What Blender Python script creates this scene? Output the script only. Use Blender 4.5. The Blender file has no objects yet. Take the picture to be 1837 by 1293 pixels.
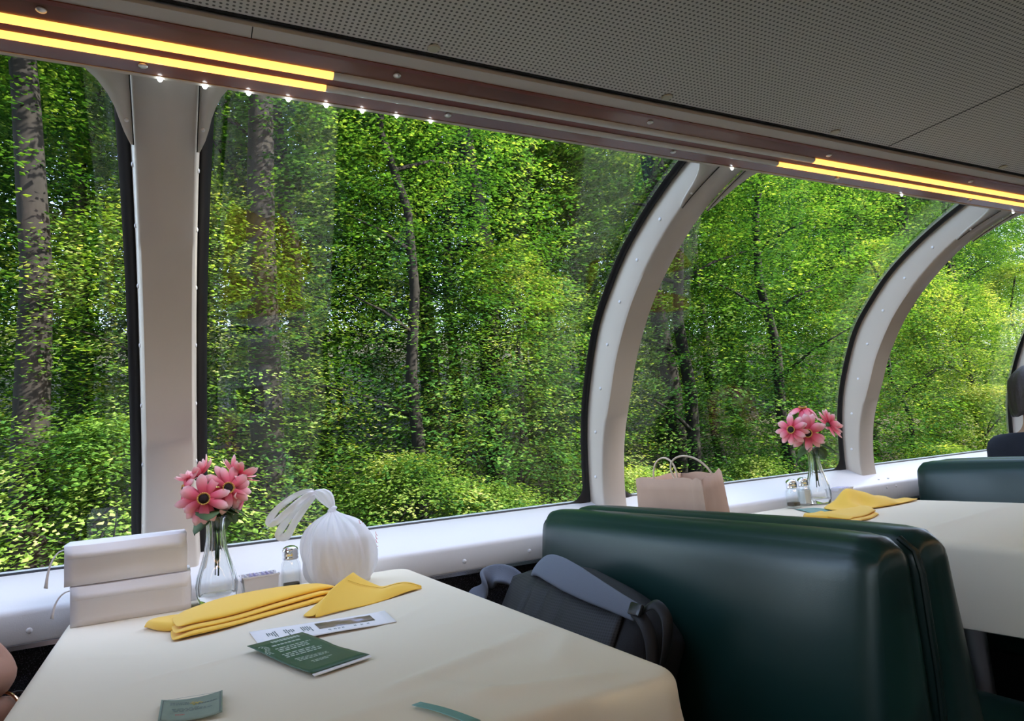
import bpy, bmesh, math, random
from mathutils import Vector, Matrix, noise
S = bpy.context.scene
COL = S.collection
PI = math.pi
RND = random.Random(7)

# ------------------------------------------------------------------ camera, sky, sun, exposure
# x runs along the train, y towards the window, z up; the floor is z = 0, the eye sits at EZ
EZ = 1.025
def look(yaw, pitch, roll):
    cy, sy, cp, sp = math.cos(yaw), math.sin(yaw), math.cos(pitch), math.sin(pitch)
    fwd = Vector((sy*cp, cy*cp, sp)); right = Vector((cy, -sy, 0)); down = fwd.cross(right)
    cr, sr = math.cos(roll), math.sin(roll)
    r2 = cr*right + sr*down; d2 = -sr*right + cr*down
    m = Matrix((r2, -d2, -fwd)).transposed().to_4x4()
    return m
cam = bpy.data.cameras.new('camera'); cam.sensor_width = 36.0; cam.lens = 1215.0/1837*36.0
cam.clip_start = 0.02; cam.clip_end = 300
camo = bpy.data.objects.new('camera', cam); COL.objects.link(camo)
camo.matrix_world = Matrix.Translation((0, 0, EZ)) @ look(0.47533653, 0.13149549, 0.0812458)
S.camera = camo

W = bpy.data.worlds.new('world'); S.world = W; W.use_nodes = True
wn = W.node_tree.nodes; wl = W.node_tree.links
sky = wn.new('ShaderNodeTexSky'); sky.sky_type = 'NISHITA'; sky.sun_disc = False
sky.sun_elevation = math.radians(38); sky.sun_rotation = math.radians(130); sky.air_density = 1.0; sky.dust_density = 1.5
shs = wn.new('ShaderNodeHueSaturation'); shs.inputs['Saturation'].default_value = 0.75      # a thin summer haze
stn = wn.new('ShaderNodeMix'); stn.data_type = 'RGBA'; stn.blend_type = 'MULTIPLY'; stn.inputs[0].default_value = 1.0; stn.inputs[7].default_value = (1.01, 0.97, 1.03, 1)
wl.new(sky.outputs[0], shs.inputs['Color']); wl.new(shs.outputs[0], stn.inputs[6]); wl.new(stn.outputs[2], wn['Background'].inputs[0]); wn['Background'].inputs[1].default_value = 1.3

sun = bpy.data.lights.new('sun', 'SUN'); sun.energy = 18.0; sun.angle = math.radians(0.6); sun.color = (1.0, 0.93, 0.80)
suno = bpy.data.objects.new('sun', sun); COL.objects.link(suno)
# the sun stands over the far side of the train, so its light falls on the wood and not on the tables
sd = Vector((1.0, -0.8, 0.75)).normalized()
suno.rotation_euler = (-sd).to_track_quat('-Z', 'Y').to_euler(); suno.location = (2, -20, 30)

vs = S.view_settings
vs.view_transform = 'Standard'; vs.look = 'None'; vs.exposure = 0.1; vs.gamma = 1.0; vs.use_curve_mapping = False
S.display_settings.display_device = 'sRGB'
S.cycles.max_bounces = 10; S.cycles.transparent_max_bounces = 24; S.cycles.transmission_bounces = 10
S.cycles.diffuse_bounces = 5; S.cycles.glossy_bounces = 4
S.cycles.sample_clamp_indirect = 6.0
S.cycles.use_denoising = True
S.cycles.caustics_reflective = False; S.cycles.caustics_refractive = False

# ------------------------------------------------------------------ materials
def srgb(r, g, b):
    f = lambda c: (c/255/12.92) if c/255 <= 0.04045 else ((c/255+0.055)/1.055)**2.4
    return (f(r), f(g), f(b), 1.0)
def new_mat(name):
    m = bpy.data.materials.new(name); m.use_nodes = True
    return m, m.node_tree.nodes, m.node_tree.links, m.node_tree.nodes['Principled BSDF']
def mat(name, col, rough=0.5, metal=0.0, spec=0.5, trans=0.0, ior=1.45, emit=None, estr=0.0, sss=0.0,
        bump=0.0, bscale=200.0, var=0.0, vscale=8.0, sheen=0.0, coat=0.0, alpha=1.0):
    m, n, l, p = new_mat(name)
    p.inputs['Base Color'].default_value = col
    p.inputs['Roughness'].default_value = rough; p.inputs['Metallic'].default_value = metal
    p.inputs['Specular IOR Level'].default_value = spec; p.inputs['IOR'].default_value = ior
    p.inputs['Transmission Weight'].default_value = trans
    p.inputs['Sheen Weight'].default_value = sheen; p.inputs['Coat Weight'].default_value = coat
    p.inputs['Subsurface Weight'].default_value = sss; p.inputs['Alpha'].default_value = alpha
    if sss: p.inputs['Subsurface Radius'].default_value = (0.01, 0.005, 0.003)
    if emit:
        p.inputs['Emission Color'].default_value = emit; p.inputs['Emission Strength'].default_value = estr
    tc = n.new('ShaderNodeTexCoord')
    if var:
        t = n.new('ShaderNodeTexNoise'); t.inputs['Scale'].default_value = vscale; t.inputs['Detail'].default_value = 4
        l.new(tc.outputs['Object'], t.inputs['Vector'])
        hsv = n.new('ShaderNodeHueSaturation'); hsv.inputs['Color'].default_value = col
        mr = n.new('ShaderNodeMapRange'); mr.inputs[3].default_value = 1-var; mr.inputs[4].default_value = 1+var
        mr.inputs[1].default_value = 0.25; mr.inputs[2].default_value = 0.75
        l.new(t.outputs[0], mr.inputs[0]); l.new(mr.outputs[0], hsv.inputs['Value']); l.new(hsv.outputs[0], p.inputs['Base Color'])
    if bump:
        t = n.new('ShaderNodeTexNoise'); t.inputs['Scale'].default_value = bscale; t.inputs['Detail'].default_value = 3
        l.new(tc.outputs['Object'], t.inputs['Vector'])
        b = n.new('ShaderNodeBump'); b.inputs['Strength'].default_value = bump; b.inputs['Distance'].default_value = 0.002
        l.new(t.outputs[0], b.inputs['Height']); l.new(b.outputs[0], p.inputs['Normal'])
    return m
def glass_thin(name, tint, refl=1.0):
    m, n, l, p = new_mat(name); n.remove(p)
    out = n['Material Output']; tr = n.new('ShaderNodeBsdfTransparent'); tr.inputs[0].default_value = tint
    gl = n.new('ShaderNodeBsdfGlossy'); gl.inputs['Roughness'].default_value = 0.0
    # Schlick reflectance, the same from both faces of the pane
    lw = n.new('ShaderNodeLayerWeight'); lw.inputs[0].default_value = 0.5
    pw = n.new('ShaderNodeMath'); pw.operation = 'POWER'; pw.inputs[1].default_value = 5.0; l.new(lw.outputs['Facing'], pw.inputs[0])
    ml = n.new('ShaderNodeMath'); ml.operation = 'MULTIPLY_ADD'; ml.inputs[1].default_value = 0.96*refl; ml.inputs[2].default_value = 0.04*refl
    l.new(pw.outputs[0], ml.inputs[0])
    mx = n.new('ShaderNodeMixShader'); l.new(ml.outputs[0], mx.inputs[0]); l.new(tr.outputs[0], mx.inputs[1]); l.new(gl.outputs[0], mx.inputs[2])
    l.new(mx.outputs[0], out.inputs[0]); return m
def thin_film(name, col, transp, transl=0.4, rough=0.3):
    # thin plastic: part see-through, part scattering on both sides
    m, n, l, p = new_mat(name); out = n['Material Output']
    p.inputs['Base Color'].default_value = col; p.inputs['Roughness'].default_value = rough
    tl = n.new('ShaderNodeBsdfTranslucent'); tl.inputs[0].default_value = col
    tr = n.new('ShaderNodeBsdfTransparent')
    m1 = n.new('ShaderNodeMixShader'); m1.inputs[0].default_value = transl; l.new(p.outputs[0], m1.inputs[1]); l.new(tl.outputs[0], m1.inputs[2])
    m2 = n.new('ShaderNodeMixShader'); m2.inputs[0].default_value = transp; l.new(m1.outputs[0], m2.inputs[1]); l.new(tr.outputs[0], m2.inputs[2])
    l.new(m2.outputs[0], out.inputs[0]); return m
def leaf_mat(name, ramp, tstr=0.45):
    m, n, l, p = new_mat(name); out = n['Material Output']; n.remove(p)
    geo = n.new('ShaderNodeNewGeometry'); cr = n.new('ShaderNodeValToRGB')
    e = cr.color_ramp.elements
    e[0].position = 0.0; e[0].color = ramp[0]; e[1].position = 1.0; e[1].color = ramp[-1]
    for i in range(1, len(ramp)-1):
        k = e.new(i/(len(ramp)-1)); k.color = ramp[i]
    # clumps run from sunlit to shaded tone in the leaf colour; single leaves vary
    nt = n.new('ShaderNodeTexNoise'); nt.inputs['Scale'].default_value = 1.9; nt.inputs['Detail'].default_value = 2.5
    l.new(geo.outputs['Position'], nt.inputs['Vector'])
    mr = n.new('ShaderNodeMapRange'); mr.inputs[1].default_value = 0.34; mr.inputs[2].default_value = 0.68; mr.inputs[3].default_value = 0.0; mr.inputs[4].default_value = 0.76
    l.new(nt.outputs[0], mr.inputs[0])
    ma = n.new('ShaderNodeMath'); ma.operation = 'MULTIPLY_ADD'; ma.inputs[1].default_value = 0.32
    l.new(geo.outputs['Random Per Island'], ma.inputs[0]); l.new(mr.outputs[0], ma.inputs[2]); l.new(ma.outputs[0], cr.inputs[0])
    df = n.new('ShaderNodeBsdfDiffuse'); tl = n.new('ShaderNodeBsdfTranslucent')
    gm = n.new('ShaderNodeMix'); gm.data_type = 'RGBA'; gm.blend_type = 'MULTIPLY'; gm.inputs[0].default_value = 1.0
    gm.inputs[7].default_value = (1.5, 1.45, 0.5, 1)
    l.new(cr.outputs[0], df.inputs[0]); l.new(cr.outputs[0], gm.inputs[6]); l.new(gm.outputs[2], tl.inputs[0])
    mx = n.new('ShaderNodeMixShader'); mx.inputs[0].default_value = tstr
    l.new(df.outputs[0], mx.inputs[1]); l.new(tl.outputs[0], mx.inputs[2])
    l.new(mx.outputs[0], out.inputs[0]); return m

M = {}
M['cream'] = mat('cream painted metal', (0.60, 0.54, 0.465, 1), 0.42, bump=0.05, bscale=60, var=0.03)
M['sill'] = mat('white painted sill', (0.80, 0.79, 0.80, 1), 0.32, bump=0.12, bscale=350)
M['rubber'] = mat('black rubber seal', (0.012, 0.012, 0.014, 1), 0.45)
M['pane'] = glass_thin('window glass', (0.925, 0.95, 0.935, 1), 1.0)
M['screw'] = mat('screw metal', (0.75, 0.74, 0.72, 1), 0.3, metal=0.6)
M['dark'] = mat('dark gap', (0.01, 0.01, 0.01, 1), 0.9)
M['strip'] = mat('aluminium edge strip', (0.7, 0.7, 0.74, 1), 0.25, metal=0.9)
M['wood'] = mat('brown laminate', (0.21, 0.085, 0.043, 1), 0.22, var=0.25, vscale=3, coat=0.25)
M['redwood'] = mat('reddish edge laminate', (0.20, 0.045, 0.018, 1), 0.3)
M['tube'] = mat('unlit white light cover', (0.72, 0.70, 0.66, 1), 0.25)
M['led'] = mat('warm lit light cover', (0.9, 0.7, 0.4, 1), 0.4, emit=(1.0, 0.44, 0.09, 1), estr=2.1)
M['ledfar'] = mat('warm lit light cover opposite', (0.9, 0.7, 0.4, 1), 0.4, emit=(1.0, 0.62, 0.30, 1), estr=11)
M['spark'] = mat('glowing cold white', (0.9, 0.95, 1, 1), 0.2, emit=(0.85, 0.95, 1.0, 1), estr=14)
M['fitting'] = mat('cream fastener', (0.55, 0.50, 0.36, 1), 0.4)
M['vinyl'] = mat('dark green vinyl', (0.006, 0.028, 0.024, 1), 0.30, spec=0.5, bump=0.05, bscale=500)
M['piping'] = mat('dark green piping', (0.004, 0.016, 0.014, 1), 0.35)
M['cloth'] = mat('cream table cloth', (0.79, 0.70, 0.55, 1), 0.85, sheen=0.05, bump=0.12, bscale=900)
M['tabletop'] = mat('table laminate', (0.25, 0.2, 0.15, 1), 0.5)
M['steel'] = mat('steel post', (0.5, 0.5, 0.5, 1), 0.35, metal=1.0)
M['napkin'] = mat('yellow napkin cloth', (0.92, 0.56, 0.065, 1), 0.85, sheen=0.2, bump=0.15, bscale=900)
M['hem'] = mat('yellow stitching', (0.62, 0.33, 0.02, 1), 0.9)
M['card'] = mat('white board', (0.88, 0.85, 0.86, 1), 0.55)
M['boxin'] = mat('white board inside', (0.62, 0.53, 0.45, 1), 0.7)
M['kraft'] = mat('brown kraft paper', (0.50, 0.32, 0.225, 1), 0.8, bump=0.3, bscale=25, var=0.06, vscale=12)
M['twine'] = mat('twisted paper handle', (0.68, 0.56, 0.42, 1), 0.8)
M['film'] = thin_film('white bag plastic', (0.95, 0.94, 0.98, 1), 0.30, 0.45, 0.25)
M['tub'] = mat('takeaway tub', (0.66, 0.64, 0.62, 1), 0.4)
M['redprint'] = mat('red print', (0.6, 0.05, 0.05, 1), 0.5)
M['vglass'] = mat('clear pressed glass', (0.97, 0.99, 0.985, 1), 0.015, trans=1.0, ior=1.45)
M['jar'] = glass_thin('shaker glass', (0.965, 0.975, 0.97, 1), 1.0)
M['chrome'] = mat('chrome cap', (0.82, 0.82, 0.83, 1), 0.13, metal=1.0)
M['pepper'] = mat('ground pepper', (0.10, 0.075, 0.055, 1), 0.95, bump=1.0, bscale=700, var=0.5, vscale=500)
M['salt'] = mat('salt', (0.88, 0.88, 0.87, 1), 0.9, bump=0.5, bscale=900)
M['ceramic'] = mat('white plastic caddy', (0.85, 0.83, 0.87, 1), 0.25)
M['packet'] = mat('lilac white packet', (0.62, 0.57, 0.78, 1), 0.6)
M['packetw'] = mat('white packet', (0.85, 0.83, 0.88, 1), 0.6)
M['stem'] = mat('green stem', (0.05, 0.13, 0.03, 1), 0.6)
M['leafy'] = mat('fabric leaf', (0.055, 0.10, 0.028, 1), 0.7, var=0.35, vscale=40)
M['disc'] = mat('dark flower disc', (0.022, 0.008, 0.008, 1), 0.9, bump=1.0, bscale=900)
M['ring'] = mat('ochre stamen ring', (0.72, 0.42, 0.10, 1), 0.7)
M['greencard'] = mat('green printed card', (0.035, 0.095, 0.045, 1), 0.45, var=0.12, vscale=15)
M['ink'] = mat('pale print', (0.42, 0.50, 0.42, 1), 0.6)
M['darkink'] = mat('grey green print', (0.12, 0.16, 0.16, 1), 0.6)
M['note'] = mat('grey green ticket', (0.24, 0.30, 0.24, 1), 0.65, var=0.08, vscale=60)
M['gold'] = mat('gold print', (0.5, 0.38, 0.08, 1), 0.5)
M['redink'] = mat('reddish print', (0.42, 0.14, 0.12, 1), 0.6)
M['teal'] = mat('teal green paper', (0.17, 0.34, 0.31, 1), 0.55)
M['carpet'] = mat('black speckled carpet', (0.012, 0.012, 0.015, 1), 0.95, bump=0.8, bscale=600)
M['floorm'] = mat('dark carpet floor', (0.03, 0.028, 0.03, 1), 0.95, bump=0.6, bscale=300)
M['packblack'] = mat('black pack cloth', (0.012, 0.012, 0.014, 1), 0.75, bump=0.3, bscale=400)
M['strap'] = mat('grey strap cloth', (0.125, 0.14, 0.175, 1), 0.85, bump=0.3, bscale=500)
M['web'] = mat('black webbing', (0.008, 0.008, 0.009, 1), 0.6)
M['buckle'] = mat('black plastic buckle', (0.015, 0.015, 0.016, 1), 0.25)
M['skin'] = mat('brown skin', (0.36, 0.185, 0.125, 1), 0.5, sss=0.12, var=0.06, vscale=30)
M['skinb'] = mat('light skin', (0.50, 0.30, 0.22, 1), 0.5, sss=0.12)
M['hair'] = mat('dark brown hair', (0.035, 0.024, 0.022, 1), 0.5, bump=0.8, bscale=120)
M['navy'] = mat('navy shirt', (0.010, 0.012, 0.022, 1), 0.85, bump=0.3, bscale=300)
M['trouser'] = mat('dark trousers', (0.02, 0.022, 0.03, 1), 0.85)
M['cord'] = mat('dark cord', (0.02, 0.012, 0.012, 1), 0.6)
M['silver'] = mat('silver bead', (0.8, 0.8, 0.82, 1), 0.15, metal=1.0)
M['goldm'] = mat('rose gold bangle', (0.85, 0.52, 0.30, 1), 0.15, metal=1.0)
M['eye'] = mat('eye white', (0.8, 0.78, 0.75, 1), 0.2)
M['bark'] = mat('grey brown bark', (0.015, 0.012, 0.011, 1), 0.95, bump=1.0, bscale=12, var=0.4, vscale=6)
M['leafA'] = leaf_mat('maple leaves', [(0.010, 0.034, 0.012, 1), (0.028, 0.085, 0.022, 1), (0.075, 0.175, 0.035, 1), (0.27, 0.36, 0.10, 1)])  # dark and pale ends put shade and highlights into the leaf colour
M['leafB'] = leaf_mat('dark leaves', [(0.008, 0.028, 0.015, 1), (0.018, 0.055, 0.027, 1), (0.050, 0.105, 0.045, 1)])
M['leafC'] = leaf_mat('yellow green leaves', [(0.018, 0.055, 0.013, 1), (0.060, 0.145, 0.026, 1), (0.19, 0.30, 0.055, 1), (0.50, 0.50, 0.20, 1)])  # palest tone is a sunlit highlight put into the colour
M['ground'] = mat('leaf litter', (0.055, 0.050, 0.026, 1), 1.0, var=0.6, vscale=0.8)

def carpet_speckle():
    m = M['carpet']; n = m.node_tree.nodes; l = m.node_tree.links; p = n['Principled BSDF']
    tc = n.new('ShaderNodeTexCoord'); t = n.new('ShaderNodeTexNoise'); t.inputs['Scale'].default_value = 420; t.inputs['Detail'].default_value = 1
    l.new(tc.outputs['Object'], t.inputs['Vector']); cr = n.new('ShaderNodeValToRGB')
    cr.color_ramp.elements[0].position = 0.58; cr.color_ramp.elements[0].color = (0.010, 0.010, 0.013, 1)
    cr.color_ramp.elements[1].position = 0.68; cr.color_ramp.elements[1].color = (0.10, 0.10, 0.13, 1)
    l.new(t.outputs[0], cr.inputs[0]); l.new(cr.outputs[0], p.inputs['Base Color'])
carpet_speckle()
def ceiling_mat():
    # perforated panel: a square lattice of small dark holes, 8 mm apart
    m, n, l, p = new_mat('perforated ceiling panel'); p.inputs['Roughness'].default_value = 0.55
    tc = n.new('ShaderNodeTexCoord'); mp = n.new('ShaderNodeMapping'); mp.inputs['Rotation'].default_value = (0, 0, 0.0)
    mp.inputs['Scale'].default_value = (1/0.0095, 1/0.0095, 0); l.new(tc.outputs['Object'], mp.inputs[0])
    fr = n.new('ShaderNodeVectorMath'); fr.operation = 'FRACTION'; l.new(mp.outputs[0], fr.inputs[0])
    sb = n.new('ShaderNodeVectorMath'); sb.operation = 'SUBTRACT'; sb.inputs[1].default_value = (0.5, 0.5, 0); l.new(fr.outputs[0], sb.inputs[0])
    ln = n.new('ShaderNodeVectorMath'); ln.operation = 'LENGTH'; l.new(sb.outputs[0], ln.inputs[0])
    mr = n.new('ShaderNodeMapRange'); mr.inputs[1].default_value = 0.20; mr.inputs[2].default_value = 0.30; mr.inputs[3].default_value = 1; mr.inputs[4].default_value = 0
    l.new(ln.outputs['Value'], mr.inputs[0])
    t = n.new('ShaderNodeTexNoise'); t.inputs['Scale'].default_value = 1.3; t.inputs['Detail'].default_value = 3; l.new(tc.outputs['Object'], t.inputs['Vector'])
    base = n.new('ShaderNodeMix'); base.data_type = 'RGBA'; base.inputs[6].default_value = (0.60, 0.55, 0.49, 1); base.inputs[7].default_value = (0.71, 0.655, 0.585, 1)
    l.new(t.outputs[0], base.inputs[0])
    mx = n.new('ShaderNodeMix'); mx.data_type = 'RGBA'; mx.inputs[7].default_value = (0.10, 0.085, 0.07, 1)
    l.new(mr.outputs[0], mx.inputs[0]); l.new(base.outputs[2], mx.inputs[6]); l.new(mx.outputs[2], p.inputs['Base Color'])
    return m
M['ceil'] = ceiling_mat()
def petal_mat():
    # pink at the heart, paling towards the tip, by the distance stored on the mesh
    m, n, l, p = new_mat('pink silk petals'); p.inputs['Roughness'].default_value = 0.65
    at = n.new('ShaderNodeAttribute'); at.attribute_name = 'along'
    cr = n.new('ShaderNodeValToRGB'); e = cr.color_ramp.elements
    e[0].position = 0.05; e[0].color = srgb(228, 62, 96); e[1].position = 1.0; e[1].color = srgb(253, 228, 226)
    k = e.new(0.4); k.color = srgb(244, 120, 146); k = e.new(0.72); k.color = srgb(250, 184, 192)
    l.new(at.outputs['Fac'], cr.inputs[0]); l.new(cr.outputs[0], p.inputs['Base Color'])
    tl = n.new('ShaderNodeBsdfTranslucent'); l.new(cr.outputs[0], tl.inputs[0])
    mx = n.new('ShaderNodeMixShader'); mx.inputs[0].default_value = 0.42; l.new(p.outputs[0], mx.inputs[1]); l.new(tl.outputs[0], mx.inputs[2])
    l.new(mx.outputs[0], n['Material Output'].inputs[0]); return m
M['petal'] = petal_mat()
def mesh_cloth():
    m, n, l, p = new_mat('black air mesh'); p.inputs['Roughness'].default_value = 0.6
    tc = n.new('ShaderNodeTexCoord'); mp = n.new('ShaderNodeMapping'); mp.inputs['Scale'].default_value = (0, 1/0.006, 1/0.005); l.new(tc.outputs['Object'], mp.inputs[0])
    fr = n.new('ShaderNodeVectorMath'); fr.operation = 'FRACTION'; l.new(mp.outputs[0], fr.inputs[0])
    sb = n.new('ShaderNodeVectorMath'); sb.operation = 'SUBTRACT'; sb.inputs[1].default_value = (0, 0.5, 0.5); l.new(fr.outputs[0], sb.inputs[0])
    ln = n.new('ShaderNodeVectorMath'); ln.operation = 'LENGTH'; l.new(sb.outputs[0], ln.inputs[0])
    cr = n.new('ShaderNodeValToRGB'); cr.color_ramp.elements[0].position = 0.3; cr.color_ramp.elements[0].color = (0.004, 0.004, 0.005, 1)
    cr.color_ramp.elements[1].position = 0.45; cr.color_ramp.elements[1].color = (0.022, 0.022, 0.026, 1)
    l.new(ln.outputs['Value'], cr.inputs[0]); l.new(cr.outputs[0], p.inputs['Base Color']); return m
M['airmesh'] = mesh_cloth()
def photo_mat():
    m, n, l, p = new_mat('printed landscape picture'); p.inputs['Roughness'].default_value = 0.35
    tc = n.new('ShaderNodeTexCoord'); t = n.new('ShaderNodeTexNoise'); t.inputs['Scale'].default_value = 28; t.inputs['Detail'].default_value = 5
    l.new(tc.outputs['Object'], t.inputs['Vector']); cr = n.new('ShaderNodeValToRGB'); e = cr.color_ramp.elements
    e[0].position = 0.36; e[0].color = (0.04, 0.045, 0.03, 1); e[1].position = 0.66; e[1].color = (0.46, 0.50, 0.72, 1)
    k = e.new(0.5); k.color = (0.16, 0.13, 0.11, 1)
    l.new(t.outputs[0], cr.inputs[0]); l.new(cr.outputs[0], p.inputs['Base Color']); return m
M['photo'] = photo_mat()

# ------------------------------------------------------------------ object helpers
def tag(o, label=None, cat=None, group=None, kind=None):
    if label: o['label'] = label
    if cat: o['category'] = cat
    if group: o['group'] = group
    if kind: o['kind'] = kind
    return o
def thing(name, loc, label=None, cat=None, group=None, kind=None):
    o = bpy.data.objects.new(name, None); COL.objects.link(o); o.location = loc; o.empty_display_size = 0.05
    return tag(o, label, cat, group, kind)
def put(name, me, m, parent=None):
    o = bpy.data.objects.new(name, me); COL.objects.link(o)
    if m: me.materials.append(m)
    if parent is not None:
        o.parent = parent
        if parent.type == 'EMPTY': o.matrix_parent_inverse = Matrix.Translation(-parent.location)
    return o
def kids(o): return [c for c in bpy.data.objects if c.parent is o]
def copy_tree(o, parent=None):
    c = o.copy(); COL.objects.link(c); c.parent = parent
    if parent is not None: c.matrix_parent_inverse = o.matrix_parent_inverse
    for ch in kids(o): copy_tree(ch, c)
    return c
def lerp(a, b, t): return a+(b-a)*t

class MB:
    def __init__(s): s.bm = bmesh.new()
    def quadgrid(s, P, closed_u=False, closed_v=False):
        V = [[s.bm.verts.new(p) for p in row] for row in P]; nu, nv = len(V), len(V[0])
        for i in range(nu if closed_u else nu-1):
            for j in range(nv if closed_v else nv-1):
                a, b, c, d = V[i][j], V[(i+1) % nu][j], V[(i+1) % nu][(j+1) % nv], V[i][(j+1) % nv]
                if len({a, b, c, d}) == 4:
                    try: s.bm.faces.new((a, b, c, d))
                    except ValueError: pass
        return V
    def box(s, a, b, bev=0.0, seg=2, mtx=None):
        x0, y0, z0 = a; x1, y1, z1 = b
        vv = [s.bm.verts.new(p) for p in ((x0, y0, z0), (x1, y0, z0), (x1, y1, z0), (x0, y1, z0), (x0, y0, z1), (x1, y0, z1), (x1, y1, z1), (x0, y1, z1))]
        ff = [s.bm.faces.new([vv[i] for i in q]) for q in ((3, 2, 1, 0), (4, 5, 6, 7), (0, 1, 5, 4), (1, 2, 6, 5), (2, 3, 7, 6), (3, 0, 4, 7))]
        if mtx: bmesh.ops.transform(s.bm, matrix=mtx, verts=vv)
        if bev:
            es = list({e for f in ff for e in f.edges})
            bmesh.ops.bevel(s.bm, geom=es, offset=bev, segments=seg, affect='EDGES', profile=0.5)
    def rbox(s, a, b, r, n=10, fn=None):
        # box with round edges on a cube grid; fn(p, u, v, w) may push the points further (u, v, w run -1..1)
        c = [(a[i]+b[i])/2 for i in range(3)]; h = [(b[i]-a[i])/2 for i in range(3)]
        ts = []
        for i in range(n+1): ts.append(math.sin((i/n-0.5)*PI)*0.55+(i/n*2-1)*0.45)
        ind = {}
        def vert(i, j, k):
            key = (i, j, k)
            if key in ind: return ind[key]
            q = [ts[i]*h[0], ts[j]*h[1], ts[k]*h[2]]
            cl = [max(-h[d]+r, min(h[d]-r, q[d])) for d in range(3)]
            dv = Vector([q[d]-cl[d] for d in range(3)])
            if dv.length > 1e-9: dv = dv.normalized()*r
            p = Vector([c[d]+cl[d]+dv[d] for d in range(3)])
            if fn: p = fn(p, ts[i], ts[j], ts[k])
            ind[key] = s.bm.verts.new(p); return ind[key]
        for d in range(3):
            for side in (0, n):
                for i in range(n):
                    for j in range(n):
                        co = []
                        for (u, v) in ((i, j), (i+1, j), (i+1, j+1), (i, j+1)):
                            t = [0, 0, 0]; t[d] = side; t[(d+1) % 3] = u; t[(d+2) % 3] = v; co.append(vert(*t))
                        if side == 0: co.reverse()
                        s.bm.faces.new(co)
    def tube(s, pts, rad, n=10, caps=True, flat=None):
        pts = [Vector(p) for p in pts]
        if not isinstance(rad, (list, tuple)): rad = [rad]*len(pts)
        t0 = (pts[1]-pts[0]).normalized(); up = Vector((0, 0, 1)) if abs(t0.z) < 0.9 else Vector((1, 0, 0))
        nrm = (up-t0*up.dot(t0)).normalized(); rings = []
        for i, p in enumerate(pts):
            t = (pts[min(i+1, len(pts)-1)]-pts[max(i-1, 0)]).normalized()
            nrm = (nrm-t*nrm.dot(t)).normalized(); b = t.cross(nrm); f = flat or 1.0
            rings.append([p+nrm*math.cos(2*PI*k/n)*rad[i]+b*math.sin(2*PI*k/n)*rad[i]*f for k in range(n)])
        V = s.quadgrid(rings, closed_v=True)
        if caps:
            s.bm.faces.new(list(reversed(V[0]))); s.bm.faces.new(V[-1])
    def lathe(s, prof, c=(0, 0, 0), n=32, rip=None, caps=(True, True)):
        rows = []
        for (r, z) in prof:
            rows.append([Vector((c[0]+r*(1+(rip(2*PI*k/n, z) if rip else 0))*math.cos(2*PI*k/n), c[1]+r*(1+(rip(2*PI*k/n, z) if rip else 0))*math.sin(2*PI*k/n), c[2]+z)) for k in range(n)])
        V = s.quadgrid(rows, closed_v=True)
        if caps[0]: s.bm.faces.new(list(reversed(V[0])))
        if caps[1]: s.bm.faces.new(V[-1])
    def ball(s, c, r, n=10, sc=(1, 1, 1)):
        g = bmesh.ops.create_uvsphere(s.bm, u_segments=n, v_segments=max(5, n//2+1), radius=r)
        bmesh.ops.transform(s.bm, matrix=Matrix.Translation(c) @ Matrix.Diagonal((*sc, 1)), verts=g['verts'])
    def prism(s, poly, x0, x1):
        # polygon of (y, z) points run along x
        A = [s.bm.verts.new((x0, p[0], p[1])) for p in poly]; B = [s.bm.verts.new((x1, p[0], p[1])) for p in poly]
        n = len(poly)
        for i in range(n): s.bm.faces.new((A[i], A[(i+1) % n], B[(i+1) % n], B[i]))
        s.bm.faces.new(list(reversed(A))); s.bm.faces.new(B)
    def build(s, name, m, parent=None, smooth=True, ang=40, solid=0.0, sub=0, off=0.0):
        bmesh.ops.recalc_face_normals(s.bm, faces=s.bm.faces)
        me = bpy.data.meshes.new(name); s.bm.to_mesh(me); s.bm.free()
        o = put(name, me, m, parent)
        if solid:
            k = o.modifiers.new('solid', 'SOLIDIFY'); k.thickness = solid; k.offset = off
        if sub:
            k = o.modifiers.new('sub', 'SUBSURF'); k.levels = sub; k.render_levels = sub
        if smooth:
            me.polygons.foreach_set('use_smooth', [True]*len(me.polygons))
            if not sub:
                try: me.set_sharp_from_angle(angle=math.radians(ang))
                except Exception: pass
        return o
def V3(x, y, z): return Vector((x, y, z+EZ))         # z given from the eye's height

def resample(P, n):
    P = [Vector((p[0], p[1])) for p in P]; D = []
    # Catmull-Rom, then even steps along the curve
    for i in range(len(P)-1):
        p0, p1, p2, p3 = P[max(i-1, 0)], P[i], P[i+1], P[min(i+2, len(P)-1)]
        for k in range(12):
            t = k/12
            D.append(0.5*((2*p1)+(p2-p0)*t+(2*p0-5*p1+4*p2-p3)*t*t+(3*p1-p0-3*p2+p3)*t**3))
    D.append(P[-1]); L = [0]
    for i in range(1, len(D)): L.append(L[-1]+(D[i]-D[i-1]).length)
    out = []; j = 0
    for k in range(n+1):
        s = L[-1]*k/n
        while j < len(L)-2 and L[j+1] < s: j += 1
        f = (s-L[j])/max(1e-9, L[j+1]-L[j]); out.append(D[j].lerp(D[j+1], f))
    return out, L[-1]
NP = 44
IN, IN_L = resample([(1.915, -.240), (1.915, -.138), (1.887, .01), (1.82, .168), (1.778, .26), (1.715, .36), (1.65, .44), (1.57, .515), (1.47, .59), (1.37, .645), (1.26, .684), (1.20, .700)], NP)
GL, GL_L = resample([(1.992, -.22), (1.988, -.1), (1.97, .05), (1.93, .19), (1.845, .375), (1.75, .49), (1.655, .58), (1.555, .648), (1.46, .70), (1.35, .749), (1.2, .80)], NP)
MID = 0.45
def sy(y, side): return y if side > 0 else 2*MID-y    # the far side of the car mirrors this one
def P2(q, x, side): return Vector((x, sy(q.x, side), q.y+EZ))

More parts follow.
